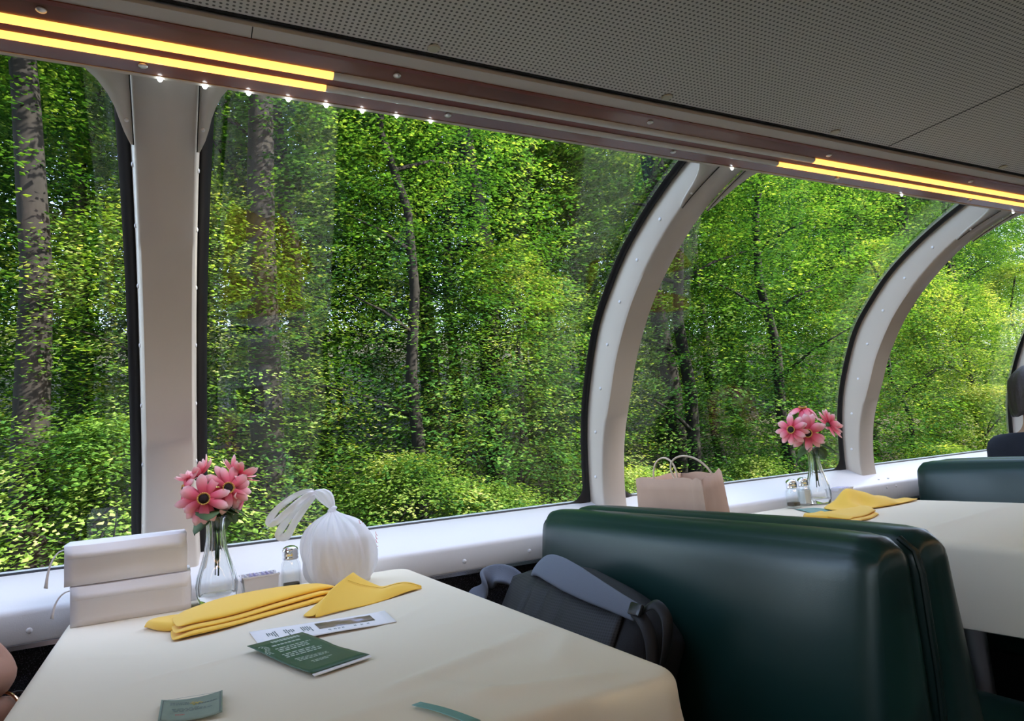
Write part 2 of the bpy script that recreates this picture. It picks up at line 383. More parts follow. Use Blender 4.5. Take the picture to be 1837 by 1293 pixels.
# ------------------------------------------------------------------ the car: floor, walls, sills, ceiling
X0, X1 = -5.2, 9.3
b = MB(); b.box((X0, -1.15, -0.08), (X1, 2.05, 0.0)); tag(b.build('floor', M['floorm'], smooth=False), kind='structure')
for side, nm in ((1, 'window'), (-1, 'aisle')):
    b = MB(); b.prism([(sy(1.86, side), 0.0), (sy(1.86, side), EZ-.325), (sy(2.03, side), EZ-.325), (sy(2.03, side), 0.0)], X0, X1)
    tag(b.build('wall_'+nm, M['carpet'], smooth=False), kind='structure')
    t = thing('trim_1' if side > 0 else 'trim_6', (0, sy(1.84, side), EZ-.3), kind='structure')
    b = MB()
    prof = [(1.86, -.325), (1.842, -.325), (1.84, -.32), (1.84, -.266), (1.8425, -.2575), (1.85, -.2515), (1.99, -.190), (2.0, -.188), (2.03, -.188), (2.03, -.325)]
    b.prism([(sy(p[0], side), p[1]+EZ) for p in prof], X0, X1)
    b.build('window_sill', M['sill'], t, ang=50)
    b = MB(); b.prism([(sy(p[0], side), p[1]+EZ) for p in ((1.836, -.336), (1.836, -.326), (1.861, -.324), (1.861, -.336))], X0, X1)
    b.build('edge_strip', M['strip'], t, smooth=False)
    if side > 0:
        xs = [-0.58, -0.272, 0.235, 0.744, 0.954, 1.45, 1.96, 2.47, 2.98, 3.2]
        for x in xs:
            b = MB(); b.ball(V3(x, 1.8405, -.300), .0065, 12, (1, .55, 1)); b.build('rivet', M['sill'], t)
        for dx, z in ((-.03, -.285), (.03, -.285)):
            for xp in (1.332, 2.632):
                b = MB(); b.ball(V3(xp+dx+.02, 1.8405, -.274), .005, 10, (1, .55, 1)); b.build('rivet', M['sill'], t)
                b = MB(); b.ball(V3(xp+dx+.02, 1.872, -.2415), .005, 10, (1, 1, .55)); b.build('rivet', M['sill'], t)
for nm, x in (('rear', X0), ('front', X1)):
    b = MB(); b.box((x-.05, -1.15, 0), (x, 2.05, EZ+.85)); tag(b.build('wall_'+nm, M['cream'], smooth=False), kind='structure')

# pillars between the windows
PX = [(-2.6, .047), (-1.305, .047), (0.003, .0555), (1.332, .047), (2.632, .048), (3.935, .048), (5.24, .048), (6.54, .048)]
def pillar(idx, xc, hw, side, name):
    t = thing(name, (xc, sy(1.9, side), EZ-.2), kind='structure')
    b = MB(); rows = []; c = .006; sp = .009
    for k in range(NP+1):
        f, g = IN[k], GL[k]; d = (g-f)
        wide = hw*(1+.10*max(0, (8-k)/8)) if hw > .05 else hw
        q = lambda s: f+d*s
        rows.append([P2(f, xc-wide+c, side), P2(f, xc+wide-c, side), P2(q(.07), xc+wide, side), P2(q(1.0), xc+wide+sp, side), P2(q(1.0), xc-wide-sp, side), P2(q(.07), xc-wide, side)])
    V = b.quadgrid(rows, closed_v=True); b.bm.faces.new(V[0]); b.bm.faces.new(list(reversed(V[-1])))
    b.build('body', M['cream'], t, ang=50)
    # rivets down both flanks
    if side > 0:
        for s in (-1, 1):
            for k in (4, 9, 14, 19, 24, 29, 34):
                m_ = IN[k].lerp(GL[k], .42); b = MB(); b.ball(P2(m_, xc+s*(hw+.0045), side), .0055, 10, (.5, 1, 1)); b.build('rivet', M['sill'], t)
    # plates with a concave edge that round the upper corners of the windows
    for s, wdt in ((-1, .125), (1, .075)):
        b = MB(); rows = []; k0 = int(NP*.845)
        for k in range(k0, NP+1):
            u = (k-k0)/(NP-k0); e = wdt*(1-math.sqrt(max(0, 1-u**2.2)))*.95+.004+.012*min(1, u*5)
            f = IN[k]; nrm = Vector((0, 0)); 
            rows.append([P2(f, xc+s*(hw-.001), side)+Vector((0, 0, -.002)), P2(f, xc+s*(hw+e), side)+Vector((0, 0, -.002))])
        b.quadgrid(rows); b.build('corner_plate', M['cream'], t, solid=.006)
        b = MB(); b.tube([r_[0]+Vector((0, -.0035*side, -.0035)) for r_ in rows], .0011, 6); b.build('plate_seam', M['dark'], t)
        if side > 0:
            b = MB(); b.ball(P2(IN[k0+2], xc+s*(hw+.008), side)+Vector((0, -.003, -.006)), .004, 8); b.build('rivet', M['sill'], t)
    return t
n_tr = 8
for i, (x, hw) in enumerate(PX):
    if i in (1, 2, 3, 4, 5): pillar(i, x, hw, 1, 'trim_%d' % (n_tr+i))
    else: pillar(i, x, hw, 1, 'trim_%d' % (n_tr+i))
for i, (x, hw) in enumerate(PX): pillar(i, x, hw, -1, 'trim_%d' % (20+i))

# windows: a bent pane in a black rubber seal
def window(xa, xb, side, name):
    t = thing(name, ((xa+xb)/2, sy(1.98, side), EZ-.18), kind='structure')
    def at(x, s, off=0.0):
        k = max(0.0, min(1.0, s/GL_L))*NP; i = min(NP-1, int(k)); q = GL[i].lerp(GL[i+1], k-i)
        d = (GL[i+1]-GL[i]).normalized(); nn = Vector((-abs(d.y), d.x))  # inward normal
        nn = Vector((-d.y, d.x)) if (-d.y) < 0 else Vector((d.y, -d.x))
        return P2(q+nn*off, x, side)
    b = MB(); nx = 16
    b.quadgrid([[at(lerp(xa-.004, xb+.004, i/nx), GL_L*j/NP) for j in range(NP+1)] for i in range(nx+1)])
    b.build('pane', M['pane'], t, solid=.006, off=0)
    # seal: from the flank inwards, rounded lower corners
    w = .024; R = .055; sb = .022; st = GL_L-.002
    inner, outer = [], []
    def loop(x0, x1, s0, s1, r):
        pts = []
        nside = 40
        for i in range(9):
            a = PI+PI/2*i/8; pts.append((x0+r+r*math.cos(a), s0+r+r*math.sin(a)))
        for i in range(9):
            a = -PI/2+PI/2*i/8; pts.append((x1-r+r*math.cos(a), s0+r+r*math.sin(a)))
        for i in range(1, nside): pts.append((x1, lerp(s0+r, s1-r, i/nside)))
        for i in range(9):
            a = PI/2*i/8; pts.append((x1-r+r*math.cos(a), s1-r+r*math.sin(a)))
        for i in range(9):
            a = PI/2+PI/2*i/8; pts.append((x0+r+r*math.cos(a), s1-r+r*math.sin(a)))
        for i in range(1, nside): pts.append((x0, lerp(s1-r, s0+r, i/nside)))
        return pts
    I = loop(xa+w, xb-w, sb+.010, st, R); O = loop(xa-.004, xb+.004, .002, st, .004)
    b = MB(); b.quadgrid([[at(p[0], p[1], .004), at(lerp(p[0], q[0], .3), lerp(p[1], q[1], .3), .013), at(lerp(p[0], q[0], .7), lerp(p[1], q[1], .7), .013), at(q[0], q[1], .004)] for p, q in zip(I, O)], closed_u=True)
    b.build('rubber_seal', M['rubber'], t, ang=60)
    return t
nw = 1
for side in (1, -1):
    xs = [(X0-.05, 0)]+PX+[(X1, 0)]
    for i in range(len(xs)-1):
        xa = xs[i][0]+xs[i][1]+.009; xb = xs[i+1][0]-xs[i+1][1]-.009
        window(xa, xb, side, 'window_%d' % nw); nw += 1

# ceiling slab with its perforated lining, and the wooden valance that carries the lights
tr = thing('ceiling', (2, MID, EZ+.72), kind='structure')
b = MB(); b.box((X0, sy(1.060, -1), EZ+.720), (X1, 1.060, EZ+.732)); b.build('perforated_panel', M['ceil'], tr, smooth=False)
b = MB(); b.box((X0, sy(1.235, -1), EZ+.742), (X1, 1.235, EZ+.86)); b.build('roof', M['cream'], tr, smooth=False)
for x in (1.72, -1.2):
    b = MB(); b.box((x-.0012, sy(1.055, -1), EZ+.7193), (x+.0012, 1.055, EZ+.7205)); b.build('panel_joint', M['dark'], tr, smooth=False)
for side in (1, -1):
    b = MB(); b.prism([(sy(1.0575, side), EZ+.7192), (sy(1.064, side), EZ+.7185), (sy(1.064, side), EZ+.735), (sy(1.0575, side), EZ+.735)], X0, X1); b.build('shadow_gap', M['dark'], tr, smooth=False)
for x in (-.10, .43, .958, 1.49, 2.232, 2.9):
    b = MB(); b.lathe([(.010, 0), (.012, -.002), (.010, -.004), (.003, -.0042)], (x, 1.040, EZ+.720), 20, caps=(False, True)); b.build('fastener', M['fitting'], tr)
A_, B_ = Vector((1.2, .683)), Vector((1.09, .707)); BU = (B_-A_).normalized(); BN = Vector((-BU.y, BU.x))  # along the board, and out of its lower face
if BN.y > 0: BN = -BN
def bd(s, h, side=1): q = A_+BU*s+BN*h; return (sy(q.x, side), q.y+EZ)
for side, nm in ((1, 'trim_2'), (-1, 'trim_7')):
    t = thing(nm, (2, sy(1.15, side), EZ+.69), kind='structure')
    b = MB(); b.prism([bd(-.0175, 0, side), bd(.106, 0, side), bd(.106, -.03, side), bd(-.0175, -.03, side)], X0, X1); b.build('board', M['wood'], t, smooth=False)
    b = MB(); b.prism([bd(.100, .003, side), bd(.1085, .003, side), bd(.1085, -.02, side), bd(.100, -.002, side)], X0, X1); b.build('edge_bead', M['redwood'], t, smooth=False)
    b = MB(); b.prism([bd(.1085, .001, side), bd(.134, .001, side), bd(.134, -.03, side), bd(.1085, -.03, side)], X0, X1); b.build('lip', M['cream'], t, smooth=False)
    b = MB(); b.prism([bd(-.0205, .0015, side), bd(-.0145, .0015, side), bd(-.0145, -.035, side), bd(-.0205, -.035, side)], X0, X1); b.build('lower_edge', M['cream'], t, smooth=False)
    b = MB(); b.prism([bd(.0315, .0008, side), bd(.0485, .0008, side), bd(.0485, -.01, side), bd(.0315, -.01, side)], X0, X1); b.build('groove', M['redwood'], t, smooth=False)
    if side > 0:
        for x in (-.9, -.16, .385, .97, 1.56, 2.2, 2.8):
            for s, dx in ((.085, 0), (.004, .13)):
                q = bd(s, .0005); b = MB(); b.ball((x+dx, q[0], q[1]), .0075, 12, (1, 1, .45)); b.build('screw', M['screw'], t)
        b = MB(); q = bd(.1085, .0012); r_ = bd(.134, .0012); b.prism([bd(.109, .0013), bd(.1335, .0013), bd(.1335, 0), bd(.109, 0)], -.0008+.13, .0008+.13); b.build('joint', M['dark'], t, smooth=False)

def light_bar(xa, xb, s0, s1, m, name, label, cat, group, side=1):
    # a shallow half-round cover run along x
    poly = []
    for i in range(9):
        a = PI*i/8; poly.append(bd((s0+s1)/2-math.cos(a)*(s1-s0)/2, .001+.006*math.sin(a), side))
    poly += [bd(s1, -.006, side), bd(s0, -.006, side)]
    b = MB(); b.prism(poly, xa, xb)
    o = b.build(name, m, ang=60); o.location = (0, 0, 0); tag(o, label, cat, group)
    return o
LO, UP = (.0165, .0315), (.0485, .0655)
G = 'light strips on the window-side valance'
light_bar(X0+.3, .266, *LO, M['led'], 'light_strip', 'glowing warm yellow light strip at upper left, lower of the two', 'light', G)
light_bar(X0+.3, .273, *UP, M['led'], 'light_strip', 'glowing warm yellow light strip at upper left, upper of the two', 'light', G)
light_bar(1.432, 4.2, *LO, M['led'], 'light_strip', 'glowing warm yellow light strip at right, lower of the two', 'light', G)
light_bar(1.531, 4.2, *UP, M['led'], 'light_strip', 'glowing warm yellow light strip at right, upper of the two', 'light', G)
light_bar(.2662, 1.4318, *LO, M['tube'], 'light_strip', 'unlit white light cover between the lit strips, lower of the two', 'light', G)
light_bar(.2732, 1.5308, *UP, M['tube'], 'light_strip', 'unlit white light cover between the lit strips, upper of the two', 'light', G)
for s, w_ in ((LO, 'lower'), (UP, 'upper')):
    light_bar(X0+.3, X1-.3, *s, M['ledfar'], 'light_strip', 'warm light strip along the opposite side of the car, %s of the two' % w_, 'light', 'light strips on the opposite valance', -1)
where = ['first from the left', 'second from the left', 'third from the left', 'fourth from the left', 'fifth from the left', 'sixth from the left', 'seventh from the left', 'last of the close row',
         'on the head of the curved middle pillar', 'above the third window', 'at the right edge of the picture']
for k, x in enumerate((-.005, .065, .137, .206, .275, .344, .413, .485, 1.312, 2.01, 2.625)):
    q = bd(-.0185, .0035); b = MB(); b.ball((x, q[0], q[1]), .0042 if k < 6 else .0034, 8)  # small glowing balls in a row along the valance's lower edge
    tag(b.build('glow_dot', M['spark']), 'tiny glowing cold white dot under the brown valance, '+where[k], 'fairy light', 'tiny glowing white dots under the valance')

# ------------------------------------------------------------------ booth benches
def bench(xf, face, name, label, yin=.715, yout=1.805):
    """one bench: xf is the plane of its back, face = -1 or +1 is the way a sitter looks"""
    t = thing(name, (xf+face*.25, (yin+yout)/2, 0), label, 'bench', 'green booth benches')
    zt = EZ-.188; zb = .32; th = .098
    x0, x1 = (xf-th, xf) if face < 0 else (xf, xf+th)
    def fn(p, u, v, w):
        q = p.copy(); f = u*face                      # +1 on the sitter's side
        hh = (q.z-zb)/(zt-zb)
        if f > 0: q.x += face*(.022*(1-abs(v)**6)*(1-hh**3)*max(0, f)+.05*(1-hh)*max(0, f))
        elif face < 0: q.x -= 0
        q.z += .010*max(0, w)*(1-u*u)                  # crowned top
        q.z -= .008*max(0, w)*abs(v)**8
        # folds drawn in towards the lower aisle corner
        return q
    b = MB(); b.rbox((x0, yin, zb), (x1, yout, zt), .040, 22, fn); b.build('backrest', M['vinyl'], t, ang=80)
    b = MB(); xe = xf; rows = []
    pts = [(xf, yin+.012, zb+.02), (xf, yin-.0005, zb+.3), (xf, yin-.0005, zt-.06), (xf, yin+.006, zt-.025), (xf, yin+.03, zt-.006)]
    b.tube(pts, .005, 8); b.build('piping', M['piping'], t)
    s0, s1 = (xf-.56, xf-.06) if face < 0 else (xf+.06, xf+.56)
    b = MB(); b.rbox((s0, yin+.01, .27), (s1, yout, .415), .045, 14, lambda p, u, v, w: p+Vector((0, 0, .015*max(0, w)*(1-u*u)*(1-v*v)))); b.build('seat_cushion', M['vinyl'], t, ang=80)
    b = MB(); b.box((min(s0+.04, xf), yin+.03, 0), (max(s1-.04, xf), yout, .275), .004); b.build('base', M['dark'], t, smooth=False)
    return t
bench(1.072, -1, 'booth_bench', 'dark green vinyl booth bench beside the near table, with the backpack on it')
bench(1.074, 1, 'booth_bench', 'dark green vinyl booth bench facing the far table, with the paper bag on it')
bench(2.85, -1, 'booth_bench', 'dark green booth bench on the far side of the far table')
bench(2.852, 1, 'booth_bench', 'dark green booth bench at right, with the dark-haired person on it')
bench(-.80, 1, 'booth_bench', 'green booth bench left of the near table, under the person with the bangle')

# ------------------------------------------------------------------ tables and their cloths
TZ = EZ-.285
def table(xc, name, label):
    t = thing(name, (xc, 1.24, 0), label, 'table', 'dining tables')
    b = MB(); b.box((xc-.360, .718, TZ-.035), (xc+.360, 1.795, TZ-.004), .008); b.build('tabletop', M['tabletop'], t)
    b = MB(); b.tube([(xc, 1.2, .012), (xc, 1.2, TZ-.035)], .04, 16); b.build('post', M['steel'], t)
    b = MB(); b.lathe([(.2, 0), (.2, .008), (.06, .02)], (xc, 1.2, 0), 28); b.build('foot', M['steel'], t)
    return t
def cloth(xc, label, seed, hang=.19, creases=(), left_out=0.0):
    rr = random.Random(seed); hw, y0, y1 = .364, .712, 1.800; R = .028; per = []
    cx, cy = xc, (y0+y1)/2; hx, hy = hw, (y1-y0)/2
    # rounded rectangle, point + outward direction
    def corner(ax, ay, a0):
        for i in range(9):
            a = a0+PI/2*i/8; per.append((ax+R*math.cos(a), ay+R*math.sin(a), math.cos(a), math.sin(a), 1.0))
    def edge(p, q, nx, ny, n):
        for i in range(1, n): per.append((lerp(p[0], q[0], i/n), lerp(p[1], q[1], i/n), nx, ny, 0.0))
    xa, xb, ya, yb = cx-hx, cx+hx, cy-hy, cy+hy
    corner(xb-R, yb-R, 0); edge((xb-R, yb), (xa+R, yb), 0, 1, 26); corner(xa+R, yb-R, PI/2); edge((xa, yb-R), (xa, ya+R), -1, 0, 40)
    corner(xa+R, ya+R, PI); edge((xa+R, ya), (xb-R, ya), 0, -1, 26); corner(xb-R, ya+R, 3*PI/2); edge((xb, ya+R), (xb, yb-R), 1, 0, 40)
    n = len(per); rows = []
    def hz(x, y):
        h = 0
        for (ax, ay, bx, by, amp, wd) in creases:
            d = Vector((bx-ax, by-ay)); L = d.length; d /= L; r = Vector((x-ax, y-ay)); s = r.dot(d)/L; e = r.x*d.y-r.y*d.x
            w_ = max(0, min(1, s*6, (1-s)*6)); h += amp*math.exp(-(e/wd)**2)*w_
        return h
    # flat top, in rings
    ts = [i/44 for i in range(45)]
    tops = []
    for t in ts:
        tops.append([Vector((lerp(cx, p[0], t), lerp(cy, p[1], t), TZ+hz(lerp(cx, p[0], t), lerp(cy, p[1], t)))) for p in per])
    rows = tops[1:]
    ph = [rr.uniform(0, 6.28) for _ in range(4)]
    for k in range(1, 16):
        d = k/15; ring = []
        for i, p in enumerate(per):
            s = i/n*2*PI
            if k <= 5:
                a = PI/2*k/5; rd = .020; out = rd*math.sin(a); z = TZ-rd*(1-math.cos(a))
            else:
                f = (k-5)/10; wv = (.012*math.sin(9*s+ph[0])+.008*math.sin(17*s+ph[1])+.005*math.sin(29*s+ph[2]))*f
                if p[3] > .7: wv = -abs(wv)*.2; 
                out = .020+wv+.012*f+p[4]*.055*f*f; z = TZ-.020-(hang-.020)*f-(.03*f*p[4])
                if p[3] > .7: out = min(out, .021)
                if p[2] < -.7: out = min(out, .026)
            ring.append(Vector((p[0]+p[2]*out, p[1]+p[3]*out, z)))
        rows.append(ring)
    b = MB(); V = b.quadgrid(rows, closed_v=True)
    c = b.bm.verts.new(tops[0][0])
    for i in range(n): b.bm.faces.new((c, V[0][i], V[0][(i+1) % n]))
    o = b.build('tablecloth', M['cloth'], ang=180, solid=.0016, off=-1, sub=1)
    return tag(o, label, 'tablecloth', 'cream table cloths')
T1, T2 = .185, 1.965
table(T1, 'dining_table', 'near dining table under the cream cloth in the foreground')
table(T2, 'dining_table', 'far dining table under the cream cloth behind the green booth')
C1 = [(-.17, 1.13, .10, 1.20, .0035, .008), (.30, 1.18, .55, 1.40, .0028, .009), (.20, .86, .55, 1.00, .007, .016), (-.10, .79, .32, .84, .004, .014), (.29, .80, .50, .74, .006, .014), (.36, 1.13, .55, 1.17, .0035, .010), (-.17, 1.42, -.04, 1.33, .0025, .007), (.45, .82, .55, .95, .005, .016), (.27, .90, .36, .76, .004, .012)]
cloth(T1, 'cream cloth over the near table with the flowers and white boxes', 3, creases=C1)
cloth(T2, 'cream cloth over the far table behind the green booth', 5, creases=[(1.6, 1.1, 2.3, 1.2, .004, .02), (1.75, .9, 2.35, 1.0, .005, .02), (2.1, 1.3, 2.34, 1.42, .004, .015)])
TT = TZ+.0006       # things rest on the cloth

# ------------------------------------------------------------------ white bakery boxes
def bakery_box(cx, cy, w, d, h, z, rot, label, stain):
    t = thing('bakery_box', (cx, cy, z), label, 'box', 'white bakery boxes')
    R_ = Matrix.Translation((cx, cy, z)) @ Matrix.Rotation(rot, 4, 'Z')
    def P(x, y, zz): return R_ @ Vector((x, y, zz))
    b = MB(); x0, x1, y0, y1 = -w/2, w/2, 0, d; bulge = .004
    # front, sides, back and bottom walls of folded board
    nx, nz = 12, 6
    b.quadgrid([[P(lerp(x0, x1, i/nx), y0-bulge*math.sin(PI*j/nz)*math.sin(PI*i/nx), h*j/nz) for j in range(nz+1)] for i in range(nx+1)])
    for x, s in ((x0, -1), (x1, 1)):
        b.quadgrid([[P(x+s*.003*math.sin(PI*j/nz)*math.sin(PI*i/6), lerp(y0, y1, i/6), h*j/nz) for j in range(nz+1)] for i in range(7)])
    b.quadgrid([[P(lerp(x0, x1, i/nx), y1, h*j/nz) for j in range(nz+1)] for i in range(nx+1)])
    b.quadgrid([[P(lerp(x0, x1, i/nx), lerp(y0, y1, j/4), .0006) for j in range(5)] for i in range(nx+1)])
    b.build('tray', M['card'], t, solid=.0008, ang=30)
    # lid: top sheet bent down at the front into a tucked flap
    b = MB(); rows = []
    for i in range(nx+1):
        u = i/nx; x = lerp(x0-.001, x1+.001, u); sag = .004*math.sin(PI*u)+.0015*math.sin(7*u)
        rows.append([P(x, y1+.001, h+.001), P(x, y1*.5, h+.002), P(x, y0+.012, h+.0025-sag*.3), P(x, y0-.002, h+.001-sag*.4), P(x+(.004 if u == 0 else -.004 if u == 1 else 0), y0-.008-sag*.5, h-.014), P(x+(.006 if u == 0 else -.008 if u == 1 else 0), y0-.011-sag, h-.026+.002*math.sin(5*u))])
    b.quadgrid(rows); b.build('lid', M['card'], t, solid=.0008, ang=12)
    # side tab that has worked loose at the left
    b = MB(); c0 = P(x0-.001, y0+.01, h-.008)
    rows = []
    for i in range(9):
        u = i/8; p = P(x0-.002-.030*u**.7-.004*math.sin(PI*u), y0+.012-.004*u, h-.006-stain*u**1.5)
        wd = lerp(.0012, .0035, u**3); rows.append([p+Vector((-wd, 0, .001)), p+Vector((wd, 0, -.001))])
    b.quadgrid(rows); b.build('side_tab', M['card'], t, solid=.0008)
    return t
bakery_box(-.0715, 1.697, .222, .125, .078, TT, .0, 'white bakery box on the near table, lower of the stacked two', .05)
bakery_box(-.0800, 1.699, .226, .125, .080, TT+.0815, .02, 'white bakery box on top of the other white box on the near table', .072)

# ------------------------------------------------------------------ bud vases
def vase(c, h, label):
    t = thing('bud_vase', c, label, 'vase', 'glass bud vases')
    out = [(.034, 0), (.038, .004), (.041, .02), (.042, .038), (.039, .058), (.031, .085), (.0235, .112), (.0195, .14), (.0185, .165), (.0205, .183), (.0235, .190)]
    inn = [(r-.0032, z) for r, z in out if z > .012]; k = h/.190
    out = [(r, z*k) for r, z in out]; inn = [(r, z*k) for r, z in inn]
    inn = [(.010, inn[0][1]-.003)]+inn
    rip = lambda a, z: .075*abs(math.cos(5*a))**.7*min(1, z/.03)
    b = MB(); b.lathe(out+list(reversed(inn)), c, 60, rip, (True, True)); b.build('body', M['vglass'], t, ang=70)
    return t
VN = Vector((.094, 1.728, TT)); VF = Vector((2.136, 1.772, TT))
vase(VN, .190, 'clear fluted glass bud vase on the near table beside the white boxes')
vase(VF, .205, 'clear fluted glass bud vase on the far table behind the shakers')
CAMP = Vector((0, 0, EZ))
def flower(root, head, nrm, rad, np_, label, group, seed, leaves=1, droop=.35):
    rr = random.Random(seed)
    t = thing('artificial_flower', root, label, 'flower', group)
    nrm = nrm.normalized(); a = Vector((0, 0, 1)) if abs(nrm.z) < .9 else Vector((1, 0, 0)); u = nrm.cross(a).normalized(); v = nrm.cross(u)
    bm = bmesh.new(); lay = bm.verts.layers.float.new('along')
    for layer in range(2):
        for k in range(np_ if layer == 0 else np_-3):
            if rr.random() < .06: continue
            an = 2*PI*(k+.5*layer)/(np_-3*layer)+rr.uniform(-.16, .16); d = u*math.cos(an)+v*math.sin(an); side = nrm.cross(d)
            L = rad*rr.uniform(.85, 1.08)*(1 if layer == 0 else .88); wd = rad*rr.uniform(.155, .20); dr = droop*rr.uniform(.5, 1.3)-.18*layer; tw = rr.uniform(-.25, .25)
            grid = []
            for i in range(8):
                s = i/7; w_ = wd*(.42+.58*math.sin(PI/2*min(1, s/.62)))*(math.sqrt(max(0.012, 1-((s-.62)/.385)**2)) if s > .62 else 1); r0 = .10*rad+L*s*.92
                row = []
                for j in (-1, 0, 1):
                    p = head+d*r0*math.cos(dr*s*.6)+nrm*(.10*rad-rad*dr*s*s*.8+(.10*wd if j == 0 else 0)*-1+.003*layer)+(side*math.cos(tw)+nrm*math.sin(tw))*w_*j
                    q = bm.verts.new(p); q[lay] = s; row.append(q)
                grid.append(row)
            for i in range(7):
                for j in range(2): bm.faces.new((grid[i][j], grid[i+1][j], grid[i+1][j+1], grid[i][j+1]))
    me = bpy.data.meshes.new('petals'); bm.to_mesh(me); bm.free()
    me.polygons.foreach_set('use_smooth', [True]*len(me.polygons))
    o = put('petals', me, M['petal'], t); k = o.modifiers.new('solid', 'SOLIDIFY'); k.thickness = .0006
    rot = nrm.to_track_quat('Z', 'Y').to_matrix().to_4x4()
    b = MB(); b.ball((0, 0, 0), rad*.195, 14, (1, 1, .5)); bmesh.ops.transform(b.bm, matrix=Matrix.Translation(head+nrm*rad*.16) @ rot, verts=b.bm.verts); b.build('flower_disc', M['disc'], t)
    b = MB()
    for k in range(22):
        an = 2*PI*k/22; d = u*math.cos(an)+v*math.sin(an); q = head+nrm*rad*.15
        b.tube([q+d*rad*.17, q+d*rad*.205+nrm*rad*.05, q+d*rad*.225+nrm*rad*.09], [rad*.025, rad*.03, rad*.02], 5)
    b.build('stamen_ring', M['ring'], t)
    b = MB(); neck = head-nrm*.012; mid = Vector((lerp(root.x, neck.x, .35), lerp(root.y, neck.y, .35), root.z+.185 if neck.z-root.z > .2 else root.z+.15))
    foot = Vector((root.x+rr.uniform(-.006, .006), root.y+rr.uniform(-.006, .006), root.z+rr.uniform(.055, .09)))
    base = Vector((root.x+rr.uniform(-.009, .009), root.y+rr.uniform(-.009, .009), root.z+.18))
    b.tube([foot, lerp(foot, base, .5), base, lerp(base, neck, .5)+Vector((0, 0, .006)), neck, head+nrm*.003], [.0016]*6, 7); b.build('stem', M['stem'], t)
    b = MB(); b.lathe([(.001, -.012), (.007, -.004), (.010, .002)], (0, 0, 0), 10); bmesh.ops.transform(b.bm, matrix=Matrix.Translation(head) @ rot, verts=b.bm.verts); b.build('calyx', M['stem'], t)
    for k in range(leaves):
        b = MB(); p0 = lerp(base, neck, rr.uniform(.25, .7)); an = rr.uniform(0, 6.28)
        d = Vector((math.cos(an), math.sin(an)*.6-.3, rr.uniform(-.75, -.1))).normalized(); s_ = d.cross(Vector((0, 0, 1))).normalized(); L = rr.uniform(.058, .074); rows = []
        for i in range(9):
            s = i/8; w_ = L*.36*math.sin(PI*min(1, .06+s*.94))**.7*(1+.12*(i % 2)) if i < 8 else .001
            c_ = p0+d*L*s+Vector((0, 0, -.012*s*s)); rows.append([c_-s_*w_+Vector((0, 0, .003)), c_, c_+s_*w_+Vector((0, 0, .003))])
        b.quadgrid(rows); b.build('leaf', M['leafy'], t, solid=.0005)
    return t
def fpos(x, y, z): return V3(x, y, z)
gN = 'pink flowers in the near vase'; gF = 'pink flowers in the far vase'
def toward(h, side=(0, 0, 0), k=1.0): return (CAMP-h).normalized()*k+Vector(side)
H = fpos(.070, 1.690, -.053); flower(VN, H, toward(H, (-.1, 0, .15)), .060, 9, 'pink flower at the front of the near vase, dark disc facing us', gN, 1, 2, .30)
H = fpos(.119, 1.705, -.034); flower(VN, H, toward(H, (.25, 0, .15)), .057, 9, 'pink flower just right of the front one in the near vase', gN, 2, 2, .35)
H = fpos(.038, 1.735, -.030); flower(VN, H, toward(H, (-1.5, .2, .2), .5), .052, 9, 'pink flower seen side-on, leftmost in the near vase', gN, 3, 1, .35)
H = fpos(.062, 1.752, -.005); flower(VN, H, Vector((-.5, .1, 1)), .050, 9, 'pink flower pointing up at the top left of the near vase', gN, 4, 1, -.5)
H = fpos(.146, 1.745, -.010); flower(VN, H, Vector((.6, .2, 1)), .050, 9, 'pink flower pointing up at the top right of the near vase', gN, 5, 1, -.5)
H = fpos(.150, 1.740, -.048); flower(VN, H, Vector((1.2, -.25, -.1)), .052, 9, 'pale pink flower drooping at the right of the near vase', gN, 6, 1, .6)
H = fpos(2.095, 1.750, -.025); flower(VF, H, toward(H, (.0, 0, .0)), .070, 9, 'pink flower at the front of the far vase, dark disc facing us', gF, 11, 2, .25)
H = fpos(2.045, 1.775, -.008); flower(VF, H, toward(H, (-.9, 0, .1)), .062, 9, 'pink flower on the left in the far vase', gF, 12, 1, .35)
H = fpos(2.126, 1.785, .060); flower(VF, H, Vector((-.1, -.25, 1)), .064, 9, 'pink flower at the top of the far vase, petals hanging', gF, 13, 1, .95)
H = fpos(2.240, 1.775, .000); flower(VF, H, Vector((.9, -.35, .5)), .064, 9, 'pink flower leaning right in the far vase', gF, 14, 2, -.1)

